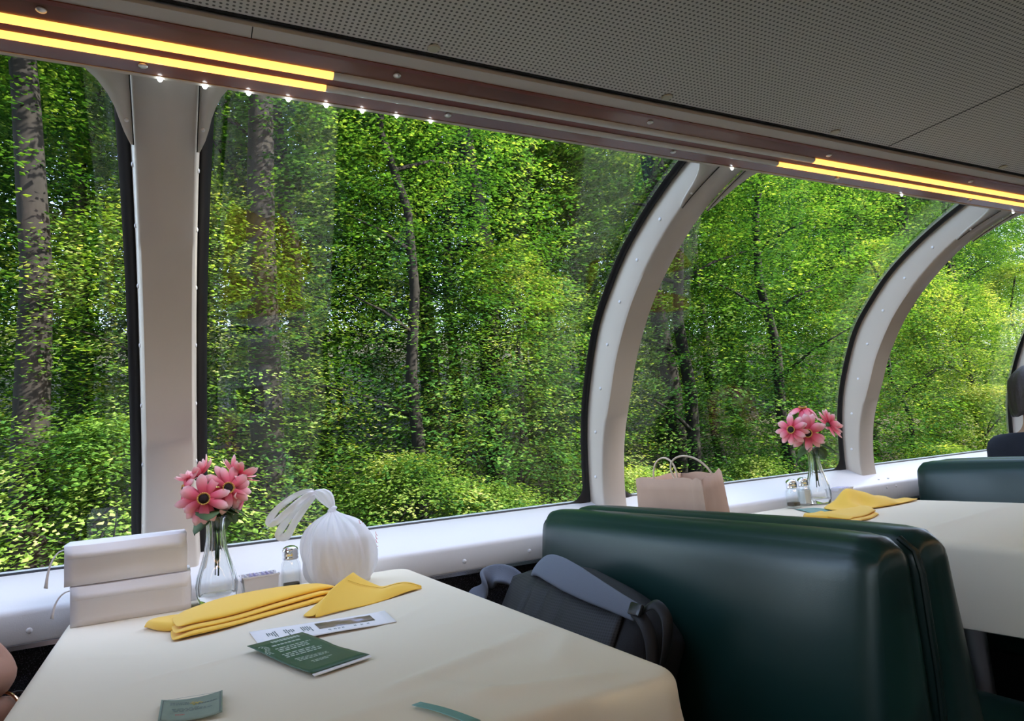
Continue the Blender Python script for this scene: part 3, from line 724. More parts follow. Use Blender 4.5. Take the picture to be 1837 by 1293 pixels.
# ------------------------------------------------------------------ shakers and sugar caddies
def shaker(c, fill, fh, label):
    t = thing('shaker', c, label, 'shaker', 'glass shakers')
    def octo(w, z, n=16):
        # square with cut corners
        pts = []
        for k in range(n):
            a = 2*PI*k/n+PI/8; r = w/max(abs(math.cos(a)), abs(math.sin(a))); r = min(r, w*1.18); pts.append(Vector((c[0]+r*math.cos(a), c[1]+r*math.sin(a), c[2]+z)))
        return pts
    b = MB(); oz = [(.020, 0), (.0215, .004), (.0215, .05), (.0205, .060), (.0165, .068), (.0155, .078)]; iz = [(.013, .075), (.014, .066), (.0175, .058), (.0188, .05), (.0188, .007), (.012, .005)]
    V = b.quadgrid([octo(w, z) for w, z in oz+iz], closed_v=True); b.bm.faces.new(list(reversed(V[0]))); b.bm.faces.new(V[-1]); b.build('jar', M['jar'], t, ang=35)
    b = MB(); V = b.quadgrid([octo(w, z) for w, z in ((.0178, .0076), (.0183, .010), (.0183, fh))], closed_v=True); b.bm.faces.new(list(reversed(V[0]))); b.bm.faces.new(V[-1]); b.build('filling', fill, t, ang=35)
    b = MB(); b.lathe([(.0162, .069), (.0185, .070), (.0192, .074), (.0180, .0765), (.0192, .080), (.0185, .086), (.0188, .090), (.0165, .0965), (.010, .1005), (.003, .1018)], c, 36); cap = b.build('cap', M['chrome'], t, ang=60)
    b = MB()
    for k in range(6):
        a = 2*PI*k/6; b.lathe([(.0010, .1004), (.0010, .1014)], (c[0]+.006*math.cos(a), c[1]+.006*math.sin(a), c[2]), 6)
    b.build('hole', M['dark'], cap)
    return t
shaker((.258, 1.742, TT), M['pepper'], .014, 'glass pepper shaker with chrome cap on the near table')
shaker((1.992, 1.765, TT), M['pepper'], .020, 'glass pepper shaker on the far table, left of the salt')
shaker((2.072, 1.782, TT), M['salt'], .056, 'glass salt shaker, white inside, on the far table')
def caddy(c, w, d, h, label, pl, rot=0.0, seed=1):
    rr = random.Random(seed)
    t = thing('sugar_caddy', c, label, 'caddy', 'white sugar caddies')
    R_ = Matrix.Translation(c) @ Matrix.Rotation(rot, 4, 'Z')
    def ring(s, z, dip=0):
        pts = []
        for k in range(40):
            a = 2*PI*k/40; r = .5/max(abs(math.cos(a)), abs(math.sin(a))); q = Vector((r*math.cos(a)*w*s, r*math.sin(a)*d*s, z))
            if dip and abs(q.y) < d*.25 and abs(q.x) > w*.4: q.z -= dip
            pts.append(R_ @ q)
        return pts
    b = MB(); V = b.quadgrid([ring(.86, 0), ring(.90, .003), ring(.97, h-.004, .010), ring(1.03, h-.003, .010), ring(1.03, h, .010), ring(.93, h, .010), ring(.86, .005)], closed_v=True)
    b.bm.faces.new(list(reversed(V[0]))); b.bm.faces.new(V[-1]); b.build('tray', M['ceramic'], t, ang=35)
    n = 7
    for k in range(n):
        x = lerp(-.36, .36, k/(n-1))*w; ti = rr.uniform(-.12, .12)
        b = MB(); b.box((-.0018, -d*.36, 0), (.0018, d*.36, h*.90), .001, 1, R_ @ Matrix.Translation((x, 0, .0062)) @ Matrix.Rotation(ti*.4, 4, 'Y'))
        o = b.build('sugar_packet', M['packet'] if k % 3 else M['packetw'])
        tag(o, '%s sugar packet standing in the white caddy on the %s table' % ('lilac' if k % 3 else 'white', pl), 'sugar packet', ('lilac' if k % 3 else 'white')+' sugar packets in the %s caddy' % pl)
    return t
caddy(Vector((.188, 1.757, TT)), .080, .062, .044, 'small white sugar caddy on the near table between vase and shaker', 'near', .05, 1)
caddy(Vector((2.278, 1.790, TT)), .080, .062, .044, 'small white sugar caddy on the far table right of the vase', 'far', .2, 2)

# ------------------------------------------------------------------ napkins
def fold_stack(layers, name, label, m):
    """layers: (front curve, back curve, z0, thickness), each a soft slab of folded cloth"""
    b = MB()
    for F, K, z0, th, hump in layers:
        n = 26; rows = []
        f, _ = resample(F, n); k, _ = resample(K, n)
        for i in range(n+1):
            u = i/n; a, c = f[i], k[i]; ring = []; m_ = 12; d = (c-a); L = max(.01, d.length); d = d/L; taper = min(1, u*9+.12, (1-u)*9+.12)
            T = th*taper; Z = z0+.0015*math.sin(6*u+z0*900)
            up = []; dn = []
            for j in range(m_+1):
                s = j/m_; s2 = s*s*(3-2*s)*.3+s*.7; p = a+d*L*s2
                e = min(1, math.sqrt(max(0, 1-(1-min(1, s*L/(T*.8+1e-5)))**2)))
                e2 = min(1, (1-s)*5+.06)
                hh = hump(u, s)
                up.append(Vector((p.x, p.y, Z+T*.5+T*.5*e*e2+hh))); dn.append(Vector((p.x, p.y, Z+T*.5-T*.5*e*e2)))
            rows.append(up+list(reversed(dn)))
        V = b.quadgrid(rows, closed_v=True); b.bm.faces.new(V[0]); b.bm.faces.new(list(reversed(V[-1])))
    bmesh.ops.remove_doubles(b.bm, verts=b.bm.verts, dist=.00005)
    return b.build(name, m, ang=180, sub=1)
nz = lambda u, s: .0
F0 = [(-.002, 1.382), (.085, 1.404), (.169, 1.456), (.263, 1.505), (.318, 1.535)]
def sh(P, dx, dy): return [(p[0]+dx, p[1]+dy) for p in P]
BK = [(.000, 1.520), (.045, 1.580), (.10, 1.625), (.20, 1.625), (.325, 1.585)]
lay = [(F0, BK, TT+.0005, .0085, nz),
       (sh(F0, .004, .016), BK, TT+.0090, .0075, nz),
       (sh(F0, .010, .036), BK, TT+.0165, .0075, lambda u, s: .010*math.sin(PI*u)**.7*math.sin(PI*min(1, s*.9))),
       ([(-.047, 1.555), (-.03, 1.515), (.0, 1.475), (.03, 1.45)], [(-.040, 1.568), (-.01, 1.565), (.03, 1.575), (.07, 1.58)], TT+.0008, .012, lambda u, s: .006*math.sin(PI*u))]
o = fold_stack(lay, 'napkin', None, M['napkin']); tag(o, 'long yellow cloth napkin folded in layers, in front of the near vase', 'napkin', 'yellow cloth napkins')
# a second napkin folded to a point and standing up like a tent
def tent_napkin():
    t = thing('napkin', (.36, 1.47, TT), 'yellow cloth napkin with a raised peak, in front of the plastic bag', 'napkin', 'yellow cloth napkins')
    Pt, Pr, Pk, Bk = Vector((.240, 1.366, TT+.002)), Vector((.492, 1.474, TT+.003)), Vector((.352, 1.500, TT+.058)), Vector((.36, 1.62, TT+.002))
    b = MB(); rows = []; n = 18
    for i in range(n+1):
        u = i/n; bot = lerp(Pt, Pr, u)+Vector((.02, -.02, 0))*math.sin(PI*u)*.35
        top = lerp(Pk, Pr, max(0, (u-.02)/.98))+Vector((0, 0, -.022*math.sin(PI*u)**.8 if u > 0 else 0))
        top.z = max(top.z, TT+.004+.010*(1-abs(2*u-1))+.012*max(0, math.sin(PI*(u-.5)*2) if u > .5 else 0))
        l0 = lerp(Pt, Pk, 0)
        row = []
        for j in range(11):
            v = j/10; p = lerp(bot, top, v)
            if u < .3: p = lerp(bot, top, v)+Vector((-.012, -.004, .006))*math.sin(PI*v)*(1-u/.3)
            p.z += .006*math.sin(PI*v)*math.sin(PI*u)+.0015*math.sin(9*u+5*v); row.append(p)
        # over the ridge and down behind
        for j in range(1, 7):
            v = j/6; q = lerp(top, lerp(Bk, Pr, u), v)+Vector((0, 0, .004*math.sin(PI*v))); q.z = max(q.z, TT+.002); row.append(q)
        rows.append(row)
    front = rows; b.quadgrid(rows); b.build('folded_sheet', M['napkin'], t, ang=180, solid=.003, off=-1, sub=1)
    b = MB(); rows = []
    for i in range(9):
        u = i/8; a = lerp(Pt+Vector((.006, .010, 0)), Pk+Vector((.004, .014, -.012)), u)
        rows.append([a+Vector((-.012*math.sin(PI*u), -.004, .001)), a+Vector((-.020+.008*u, .016, -.002*u)), a+Vector((-.020+.02*u, .036, -.012*u)), Vector((lerp(.24, .345, u), lerp(1.41, 1.62, u), TT+.002))])
    b.quadgrid(rows); b.build('under_fold', M['napkin'], t, ang=180, solid=.003, sub=1)
    b = MB(); b.tube([front[i][8]+Vector((0, -.0022, .0012)) for i in range(1, len(front)-1)], .0005, 5); b.build('hem_stitching', M['hem'], t)
    return t
tent_napkin()
def crumple(cx, cy, label, seed):
    rr = random.Random(seed); b = MB(); n = 30; rows = []
    out = [(-.15, -.03), (-.14, .03), (-.10, .07), (.0, .085), (.09, .05), (.20, -.035), (.225, -.055), (.15, -.075), (.03, -.085), (-.08, -.075)]
    outl = []
    for k in range(48):
        s = k/48*len(out); i = int(s); f = s-i
        p0, p1, p2, p3 = [Vector(out[(i+d) % len(out)]) for d in (-1, 0, 1, 2)]
        outl.append(0.5*((2*p1)+(p2-p0)*f+(2*p0-5*p1+4*p2-p3)*f*f+(3*p1-p0-3*p2+p3)*f**3))
    def hgt(x, y, r):
        e = 1-r**3
        h = .052*math.exp(-((x+.02)/.055)**2-((y-.02)/.05)**2)+.030*math.exp(-((x-.07-y*.5)/.04)**2)*.9+.018*math.exp(-((x+.10)/.03)**2)
        h += .012*(math.sin(38*x+25*y+seed)*.5+.5)+.006*math.sin(70*x-40*y)
        return (h*e+.006)
    for r in [i/12 for i in range(1, 13)]:
        rows.append([Vector((cx+p.x*r, cy+p.y*r, TT+hgt(p.x*r, p.y*r, r))) for p in outl])
    rows.append([Vector((cx+p.x*1.0, cy+p.y*1.0, TT+.001)) for p in outl])
    V = b.quadgrid(rows, closed_v=True); b.bm.faces.new(V[0]); b.bm.faces.new(list(reversed(V[-1])))
    o = b.build('napkin', M['napkin'], ang=180, sub=1); tag(o, label, 'napkin', 'yellow cloth napkins')
crumple(2.10, 1.575, 'crumpled yellow napkin heaped on the far table', 3)
o = fold_stack([([(1.715, 1.322), (1.75, 1.328), (1.80, 1.342), (1.86, 1.36), (1.930, 1.392)], [(1.755, 1.50), (1.80, 1.50), (1.87, 1.50), (1.94, 1.49), (2.008, 1.474)], TT+.0005, .009, nz),
                ([(1.735, 1.345), (1.80, 1.356), (1.86, 1.372), (1.932, 1.402)], [(1.765, 1.49), (1.83, 1.50), (1.92, 1.49), (2.0, 1.47)], TT+.009, .008, lambda u, s: .005*s),
                ([(1.715, 1.49), (1.735, 1.46), (1.755, 1.43), (1.775, 1.41)], [(1.74, 1.515), (1.765, 1.52), (1.80, 1.525), (1.84, 1.525)], TT+.001, .016, lambda u, s: .004*s)], 'napkin', None, M['napkin'])
tag(o, 'folded flat yellow napkin at the left edge of the far table', 'napkin', 'yellow cloth napkins')

# ------------------------------------------------------------------ papers
def paper(name, c4, label, cat, m, curl=None, group=None, th=.0006, z=0.0):
    """c4: corners (x, y): far-left, far-right, near-right, near-left"""
    t = thing(name, (sum(p[0] for p in c4)/4, sum(p[1] for p in c4)/4, TT), label, cat, group)
    def at(u, v, up=0.0):
        p = lerp(lerp(Vector(c4[0]), Vector(c4[1]), u), lerp(Vector(c4[3]), Vector(c4[2]), u), v)
        return Vector((p.x, p.y, TT+.0009+z+(curl(u, v) if curl else 0)+up))
    b = MB(); b.quadgrid([[at(i/14, j/10) for j in range(11)] for i in range(15)]); b.build('sheet', m, t, solid=th, ang=60)
    t['_'] = 0; del t['_']
    return t, at
def print_rows(b, at, u0, u1, v0, v1, rows, rr, axis='u', fill=.8, ragged=.25, wmin=.05, wmax=.16):
    for r in range(rows):
        a = lerp(v0, v1, (r+.15)/rows); c = lerp(v0, v1, (r+.15+.62*fill)/rows); s = u0+(u1-u0)*rr.uniform(0, ragged*.4); end = u1-(u1-u0)*rr.uniform(0, ragged)
        while s < end-.01:
            w = min(end-s, (u1-u0)*rr.uniform(wmin, wmax)); n = max(1, int(w*30))
            q = [(s, a), (s+w, a), (s+w, c), (s, c)]
            if axis == 'v': q = [(y, x) for x, y in q]
            b.bm.faces.new([b.bm.verts.new(at(x, y, .0005)) for x, y in q]); s += w+(u1-u0)*.03
rr = random.Random(5)
t, at = paper('brochure', [(.125, 1.354), (.363, 1.319), (.355, 1.214), (.130, 1.223)], 'white brochure strip with a landscape photo, partly under the green card', 'brochure', M['card'], lambda u, v: .003*math.sin(PI*u)*v+.004*max(0, u-.85)*5*.5)
b = MB(); n_ = 12; b.quadgrid([[at(lerp(.45, .87, i/n_), lerp(.16, .62, j/6), .0006) for j in range(7)] for i in range(n_+1)]); b.build('photo_print', M['photo'], t)
b = MB()
for u in (.09, .215, .335):
    print_rows(b, at, .22, .66, u, u+.075, 5, rr, 'v', .9, .5, .25, .45)
for u in (.50, .54, .57, .60, .69, .74, .79): print_rows(b, at, .72, .84, u, u+.02, 2, rr, 'v', .9, .3, .5, .9)
b.build('printed_text', M['darkink'], t, smooth=False)
t, at = paper('menu_card', [(.108, 1.212), (.199, 1.245), (.259, 1.034), (.171, 1.001)], 'dark green card with pale printed text, lying across the white brochure', 'card', M['greencard'], lambda u, v: .004+.002*math.cos(PI*v*1.5)+.002*(1-u)*(1-v)-.0016*math.exp(-((v-.55)/.06)**2)*u, z=.001)
b = MB(); rr = random.Random(8)
print_rows(b, at, .34, .86, .045, .115, 1, rr, 'u', 1.2, .0, .05, .12)
print_rows(b, at, .24, .78, .16, .20, 1, rr, 'u', 1.2, .1, .08, .15)
print_rows(b, at, .20, .86, .25, .37, 3, rr, 'u', .8, .2); print_rows(b, at, .16, .84, .41, .52, 3, rr, 'u', .8, .2)
print_rows(b, at, .20, .78, .57, .67, 3, rr, 'u', .8, .2); print_rows(b, at, .30, .74, .72, .78, 2, rr, 'u', .8, .4)
b.build('printed_text', M['ink'], t, smooth=False)
b = MB()
for k in range(9): # leaf sprig ornament in the corner
    u, v = .10+.045*math.sin(k*.7), .12+.026*k
    for s in (-1, 1):
        q = [(u, v), (u+s*.03, v+.006), (u+s*.05, v+.022), (u+s*.015, v+.018)]; b.bm.faces.new([b.bm.verts.new(at(x, y, .0005)) for x, y in q])
b.build('printed_sprig', M['ink'], t, smooth=False)
b = MB(); b.quadgrid([[at(i/10, 1.0)+Vector((.0, 0, -.0008)), at(i/10, 1.028)+Vector((.0, 0, -.003))] for i in range(11)]); b.build('white_edge', M['card'], t, solid=.0005)
t, at = paper('meal_ticket', [(-.012, 1.027), (.059, 1.013), (.053, .925), (-.015, .945)], 'small grey-green printed ticket at the near edge of the cloth', 'ticket', M['note'], lambda u, v: .004*(abs(u-.5)*2)**2+.001)
b = MB(); rr = random.Random(9)
for q in ([(.03, .05), (.045, .05), (.045, .97), (.03, .97)], [(.955, .05), (.97, .05), (.97, .97), (.955, .97)], [(.03, .05), (.97, .05), (.97, .062), (.03, .062)]): b.bm.faces.new([b.bm.verts.new(at(x, y, .0005)) for x, y in q])
print_rows(b, at, .15, .46, .16, .30, 2, rr, 'u', .8, .1); print_rows(b, at, .12, .85, .45, .62, 3, rr, 'u', .8, .4); print_rows(b, at, .6, .92, .3, .40, 1, rr, 'u', .8, .1)
b.build('printed_text', M['darkink'], t, smooth=False)
b = MB()
for k in range(9):
    a = k*2.4; u, v = .56+.09*math.cos(a)*(k/9+.3), .28+.06*math.sin(a)*(k/9+.3); q = [(u-.02, v-.02), (u+.022, v-.012), (u+.02, v+.02), (u-.018, v+.016)]; b.bm.faces.new([b.bm.verts.new(at(x, y, .0007)) for x, y in q])
b.build('gold_emblem', M['gold'], t, smooth=False)
b = MB(); print_rows(b, at, .25, .42, .70, .78, 1, rr, 'u', 1, .1); b.build('red_print', M['redink'], t, smooth=False)
t, at = paper('paper_strip', [(.247, .803), (.2585, .806), (.293, .71), (.280, .706)], 'narrow teal green paper strip at the near edge of the cloth', 'paper strip', M['teal'], lambda u, v: .002*math.sin(PI*v)+.002)
t, at = paper('menu_card', [(1.955, 1.735), (2.010, 1.700), (1.965, 1.585), (1.880, 1.598)], 'teal green card lying in front of the shakers on the far table', 'card', M['teal'], lambda u, v: .002*math.sin(PI*v))
b = MB(); print_rows(b, at, .15, .85, .1, .85, 8, rr, 'u', .6, .3); b.build('printed_text', M['ink'], t, smooth=False)

# ------------------------------------------------------------------ knotted plastic bag
def plastic_bag():
    c = Vector((.366, 1.692, TT)); t = thing('plastic_bag', c, 'white knotted plastic bag with a takeaway tub inside, on the near table', 'bag')
    b = MB(); rows = []; n = 128
    prof = [(.036, .001), (.062, .004), (.078, .018), (.088, .045), (.090, .072), (.088, .098), (.078, .128), (.056, .150), (.031, .162), (.014, .170), (.008, .176)]
    for (r, z) in prof:
        row = []
        for k in range(n):
            a = 2*PI*k/n; up = max(0, (z-.06)/.125); pl = .10*up*math.sin(13*a+1.5*math.sin(2*a))+.06*up*math.sin(29*a+2)
            low = .07*(1-min(1, z/.09))*math.sin(7*a+.8)+.03*math.sin(5*a+z*50)+.022*math.sin(17*a-z*70)+.014*math.sin(23*a+z*40)
            sq = 1/max(abs(math.cos(a)), abs(math.sin(a)))**.28*.97
            f = 1+pl+low; rx = r*f*sq
            x = c.x+rx*math.cos(a)-.016*(z/.18)**2; p = Vector((x, c.y+rx*.82*math.sin(a), c.z+z)); w = min(1, r/.05)*min(1, z/.02); q = Vector((p.x*38, p.y*38, p.z*26)); g = noise.noise(q)*.006+abs(noise.noise(q*2.1+Vector((3, 1, 2))))*-.007+.002; row.append(p+Vector((math.cos(a), math.sin(a), .3))*g*w)
        rows.append(row)
    V = b.quadgrid(rows, closed_v=True); b.bm.faces.new(list(reversed(V[0])))
    b.build('sack', M['film'], t, ang=180, sub=1)
    kx = Vector((c.x-.016, c.y, c.z+.174))
    b = MB(); b.ball(kx+Vector((0, 0, .001)), .0095, 14, (1.1, 1, .8)); b.ball(kx+Vector((.004, -.003, .008)), .007, 12, (1.2, 1, .7)); b.build('knot', M['film'], t)
    # gathered neck leaning left
    b = MB(); rows = []; N0 = kx+Vector((.002, 0, .008)); path = [N0, N0+Vector((-.008, 0, .016)), N0+Vector((-.018, 0, .032)), N0+Vector((-.030, 0, .044)), N0+Vector((-.042, 0, .045))]; rad = [.006, .013, .017, .013, .006]
    for i, p in enumerate(path): rows.append([p+Vector((math.cos(2*PI*k/30)*rad[i]*(1+.25*math.sin(5*2*PI*k/30)), math.sin(2*PI*k/30)*rad[i]*.7*(1+.2*math.sin(7*2*PI*k/30)), .4*rad[i]*math.cos(2*PI*k/30))) for k in range(30)])
    b.quadgrid(rows, closed_v=True); b.build('neck', M['film'], t, ang=180, sub=1)
    e = path[-1]
    def ribbon(pts, w, off):
        b = MB(); p, q = [], []
        P = [Vector(x) for x in pts]; S_ = []
        for i in range(len(P)-1):
            p0, p1, p2, p3 = P[max(i-1, 0)], P[i], P[i+1], P[min(i+2, len(P)-1)]
            for k in range(6):
                f = k/6; S_.append(0.5*((2*p1)+(p2-p0)*f+(2*p0-5*p1+4*p2-p3)*f*f+(3*p1-p0-3*p2+p3)*f**3))
        S_.append(P[-1]); rows = []
        for i, s in enumerate(S_):
            tdir = (S_[min(i+1, len(S_)-1)]-S_[max(i-1, 0)]).normalized(); sd_ = tdir.cross(Vector((0, -1, 0))).normalized(); ww = w*(.55+.45*math.sin(PI*i/(len(S_)-1)))
            rows.append([s+sd_*ww*v+Vector((0, .003*math.sin(i*.9+off)*v+.002*math.sin(v*6), 0)) for v in (-1, -.4, .3, 1)])
        b.quadgrid(rows); return b
    L1 = [e, e+Vector((-.035, -.004, -.003)), e+Vector((-.082, -.006, -.030)), e+Vector((-.106, -.006, -.060)), e+Vector((-.092, -.010, -.063)), e+Vector((-.058, -.012, -.036)), e+Vector((-.020, -.008, -.010)), e+Vector((.004, -.004, -.004))]
    L2 = [e+Vector((.002, .004, -.002)), e+Vector((-.030, .006, -.028)), e+Vector((-.066, .008, -.066)), e+Vector((-.084, .006, -.094)), e+Vector((-.066, .002, -.098)), e+Vector((-.044, .0, -.064)), e+Vector((-.014, .0, -.028)), e+Vector((.006, .002, -.006))]
    ribbon(L1, .0085, 0).build('handle_loop', M['film'], t, ang=180, solid=.0005, sub=1); ribbon(L2, .0095, 2).build('handle_loop', M['film'], t, ang=180, solid=.0005, sub=1)
    b = MB(); b.box((c.x-.060, c.y-.046, c.z+.006), (c.x+.060, c.y+.046, c.z+.110), .006, 3)
    o = b.build('takeaway_tub', M['tub']); tag(o, 'pale takeaway tub seen dimly inside the white plastic bag', 'tub')
    b = MB()
    for k, (a, z) in enumerate(((-.20, .115), (-.16, .106), (-.20, .097), (-.10, .088), (-.65, .146), (-.85, .150))):
        r = .091 if z < .13 else .066; p = c+Vector((r*math.cos(a)-.006, r*.82*math.sin(a)-.003, z)); b.tube([p, p+Vector((.001, -.002, -.008)), p+Vector((.004, -.004, -.009))], .0006, 5)
    b.build('red_print', M['redprint'], t)
plastic_bag()

# ------------------------------------------------------------------ brown paper bag on the far bench
def paper_bag():
    t = thing('paper_bag', (1.40, 1.64, .415), 'brown paper carrier bag with twisted handles on the bench by the far table', 'bag')
    zt = EZ-.118; zb = .43
    top = [Vector((1.295, 1.742)), Vector((1.300, 1.500)), Vector((1.275, 1.425)), Vector((1.520, 1.606)), Vector((1.525, 1.800))]
    bot = [Vector((1.31, 1.775)), Vector((1.310, 1.525)), Vector((1.335, 1.475)), Vector((1.530, 1.560)), Vector((1.535, 1.785))]
    b = MB(); rows = []
    per = []
    for i in range(5):
        for k in range(8): per.append((i, k/8))
    for j in range(15):
        v = j/14; row = []
        for idx, (i, f) in enumerate(per):
            p = lerp(lerp(bot[i], bot[(i+1) % 5], f), lerp(top[i], top[(i+1) % 5], f), v); cr = .004*math.sin(i*2.1+v*9+f*5)*math.sin(PI*f)
            z = lerp(zb, zt, v)
            if j == 14: z += .003*math.sin(i*3+f*9)+(.014 if i == 2 and f > .35 else 0)*(f-.35)*1.6
            row.append(Vector((p.x+cr, p.y+cr, z)))
        rows.append(row)
    V = b.quadgrid(rows, closed_v=True); b.bm.faces.new(list(reversed(V[0]))); b.build('bag_body', M['kraft'], t, ang=35, solid=.0008)
    def handle(p, q, hgt, lean):
        b = MB(); pts = []
        for i in range(17):
            u = i/16; a = PI*u; m_ = lerp(p, q, .5-.5*math.cos(a)); pts.append(m_+Vector((lean[0], lean[1], hgt))*math.sin(a)**.8)
        b.tube(pts, .0028, 8); b.build('handle', M['twine'], t)
    handle(Vector((1.335, 1.705, zt-.01)), Vector((1.365, 1.63, zt-.01)), .068, (.0, .0))
    handle(Vector((1.315, 1.575, zt-.01)), Vector((1.375, 1.492, zt+.008)), .062, (-.02, .03))
paper_bag()

# ------------------------------------------------------------------ backpack leaning on the near bench
def backpack():
    t = thing('backpack', (.80, 1.43, .43), 'black backpack with grey shoulder straps lying on the bench behind the near table', 'backpack')
    # the pack lies on its side: its top towards the window, its back towards us, leaning on the bench
    a = math.radians(30); U = Vector((0, -1, 0)); Vv = Vector((math.sin(a), 0, math.cos(a))); Wn = Vector((-math.cos(a), 0, math.sin(a))); O = Vector((.738, 1.425, .428))
    def L(u, v, w): return O+U*u+Vv*v+Wn*w
    def edge(u): return .345-.040*max(0, u/.29)-.03*max(0, -u/.29)-.03*abs(u/.29)**4       # height of the upper side along the pack
    def fn(p, u, v, w):
        k = edge(p.x)/.345; return L(p.x, p.y*(1+(k-1)*max(0, v*.5+.5)), p.z+.022*(1-u*u)*(1-v*v)*w)
    b = MB(); b.rbox((-.285, 0, -.075), (.315, .345, .055), .05, 20, fn); b.build('main_body', M['packblack'], t, ang=80)
    # padded back panel with stitched ridges running across
    b = MB(); rows = []
    for i in range(41):
        u = i/40*2-1; row = []; x = u*.250
        for j in range(25):
            v = j/24; y = .02+v*(edge(x)-.055)
            pad = .012*(1-u**6)*min(1, v*6, (1-v)*6+.05)
            for q in (-.52, -.18, .12): pad -= .006*math.exp(-((u-q-.16*(v-.5)-.10*math.sin(PI*v))/.028)**2)
            row.append(L(x, y, .062+.020*(1-u*u)*(1-(2*v-1)**2)+pad))
        rows.append(row)
    b.quadgrid(rows); b.build('back_panel', M['airmesh'], t, ang=180, solid=.006, off=-1)
    def strap(pts, ws, name, m, th=.012):
        P = [L(*p) for p in pts]; S_ = []; Wd = []
        for i in range(len(P)-1):
            p0, p1, p2, p3 = P[max(i-1, 0)], P[i], P[i+1], P[min(i+2, len(P)-1)]
            for k in range(6):
                f = k/6; S_.append(0.5*((2*p1)+(p2-p0)*f+(2*p0-5*p1+4*p2-p3)*f*f+(3*p1-p0-3*p2+p3)*f**3)); Wd.append(lerp(ws[i], ws[i+1], f))
        S_.append(P[-1]); Wd.append(ws[-1]); rows = []
        for i, s in enumerate(S_):
            tg = (S_[min(i+1, len(S_)-1)]-S_[max(i-1, 0)]).normalized(); sd_ = (Vv*.8+Wn*-.25); sd_ = (sd_-tg*sd_.dot(tg)).normalized(); nn = sd_.cross(tg)
            rows.append([s+sd_*Wd[i]*v+nn*(.005*v*v) for v in (-1, -.75, -.25, .25, .75, 1)])
        b = MB(); b.quadgrid(rows); return b.build(name, m, t, ang=180, solid=th, sub=1)
    strap([(-.190, .290, .030), (-.150, .305, .066), (-.085, .312, .088), (-.010, .306, .098), (.075, .294, .100), (.160, .282, .095), (.240, .272, .086), (.305, .264, .074)], [.018, .026, .032, .035, .034, .028, .021, .016], 'shoulder_strap', M['strap'])
    strap([(-.270, .262, .030), (-.300, .268, .058), (-.334, .252, .085), (-.334, .204, .106), (-.315, .15, .112), (-.295, .09, .11)], [.020, .026, .030, .032, .030, .026], 'shoulder_strap', M['strap'])
    strap([(.285, .268, .082), (.325, .258, .080), (.355, .22, .062), (.370, .15, .045), (.370, .06, .03)], [.013]*5, 'webbing', M['web'], .002)
    strap([(.315, .272, .078), (.345, .290, .078), (.375, .270, .062), (.380, .22, .045), (.365, .16, .03)], [.011]*5, 'webbing', M['web'], .002)
    b = MB(); q = L(.312, .268, .088); b.box((-.018, -.012, -.004), (.018, .012, .005), .003, 2, Matrix.Translation(q) @ Matrix((U, Vv, Wn)).transposed().to_4x4()); b.build('buckle', M['buckle'], t)
backpack()

# ------------------------------------------------------------------ people
def skin_mesh(name, verts, edges, m, parent, sub=2, root=0):
    me = bpy.data.meshes.new(name); me.from_pydata([v[:3] for v in verts], edges, [])
    o = put(name, me, m, parent)
    k = o.modifiers.new('skin', 'SKIN'); k.use_smooth_shade = True
    for i, v in enumerate(verts):
        d = me.skin_vertices[0].data[i]; r = v[3]; d.radius = r if isinstance(r, tuple) else (r, r); d.use_root = (i == root)
    k = o.modifiers.new('sub', 'SUBSURF'); k.levels = sub; k.render_levels = sub
    return o
def hand(verts, edges, wrist, d, up, side, curl=.6):
    """palm and five bent fingers grown from vertex index `wrist`; d runs along the hand, up out of its back, side towards the thumb"""
    w = Vector(verts[wrist][:3]); d, up, side = d.normalized(), up.normalized(), side.normalized()
    def add(p, r, par):
        verts.append((p.x, p.y, p.z, r)); edges.append((par, len(verts)-1)); return len(verts)-1
    pm = add(w+d*.045, (.030, .017), wrist); pk = add(w+d*.078, (.034, .014), pm)
    for k, (o_, L) in enumerate(((.030, .068), (.010, .078), (-.010, .072), (-.030, .056))):
        p = w+d*.088+side*o_; i = add(p, .0092, pk); dd = d.copy()
        for s, f in enumerate((.45, .32, .25)):
            an = curl*(.5+.55*s); dd = (d*math.cos(an*(s+1)*.75)-up*math.sin(an*(s+1)*.75)).normalized(); p = p+dd*L*f; i = add(p, .0088-.0009*s, i)
    p = w+d*.030+side*.032; i = add(p, .012, pm); p = p+(d*.6+side*.6-up*.2).normalized()*.032; i = add(p, .0105, i); p = p+(d*.9+side*.1-up*.3).normalized()*.026; add(p, .009, i)
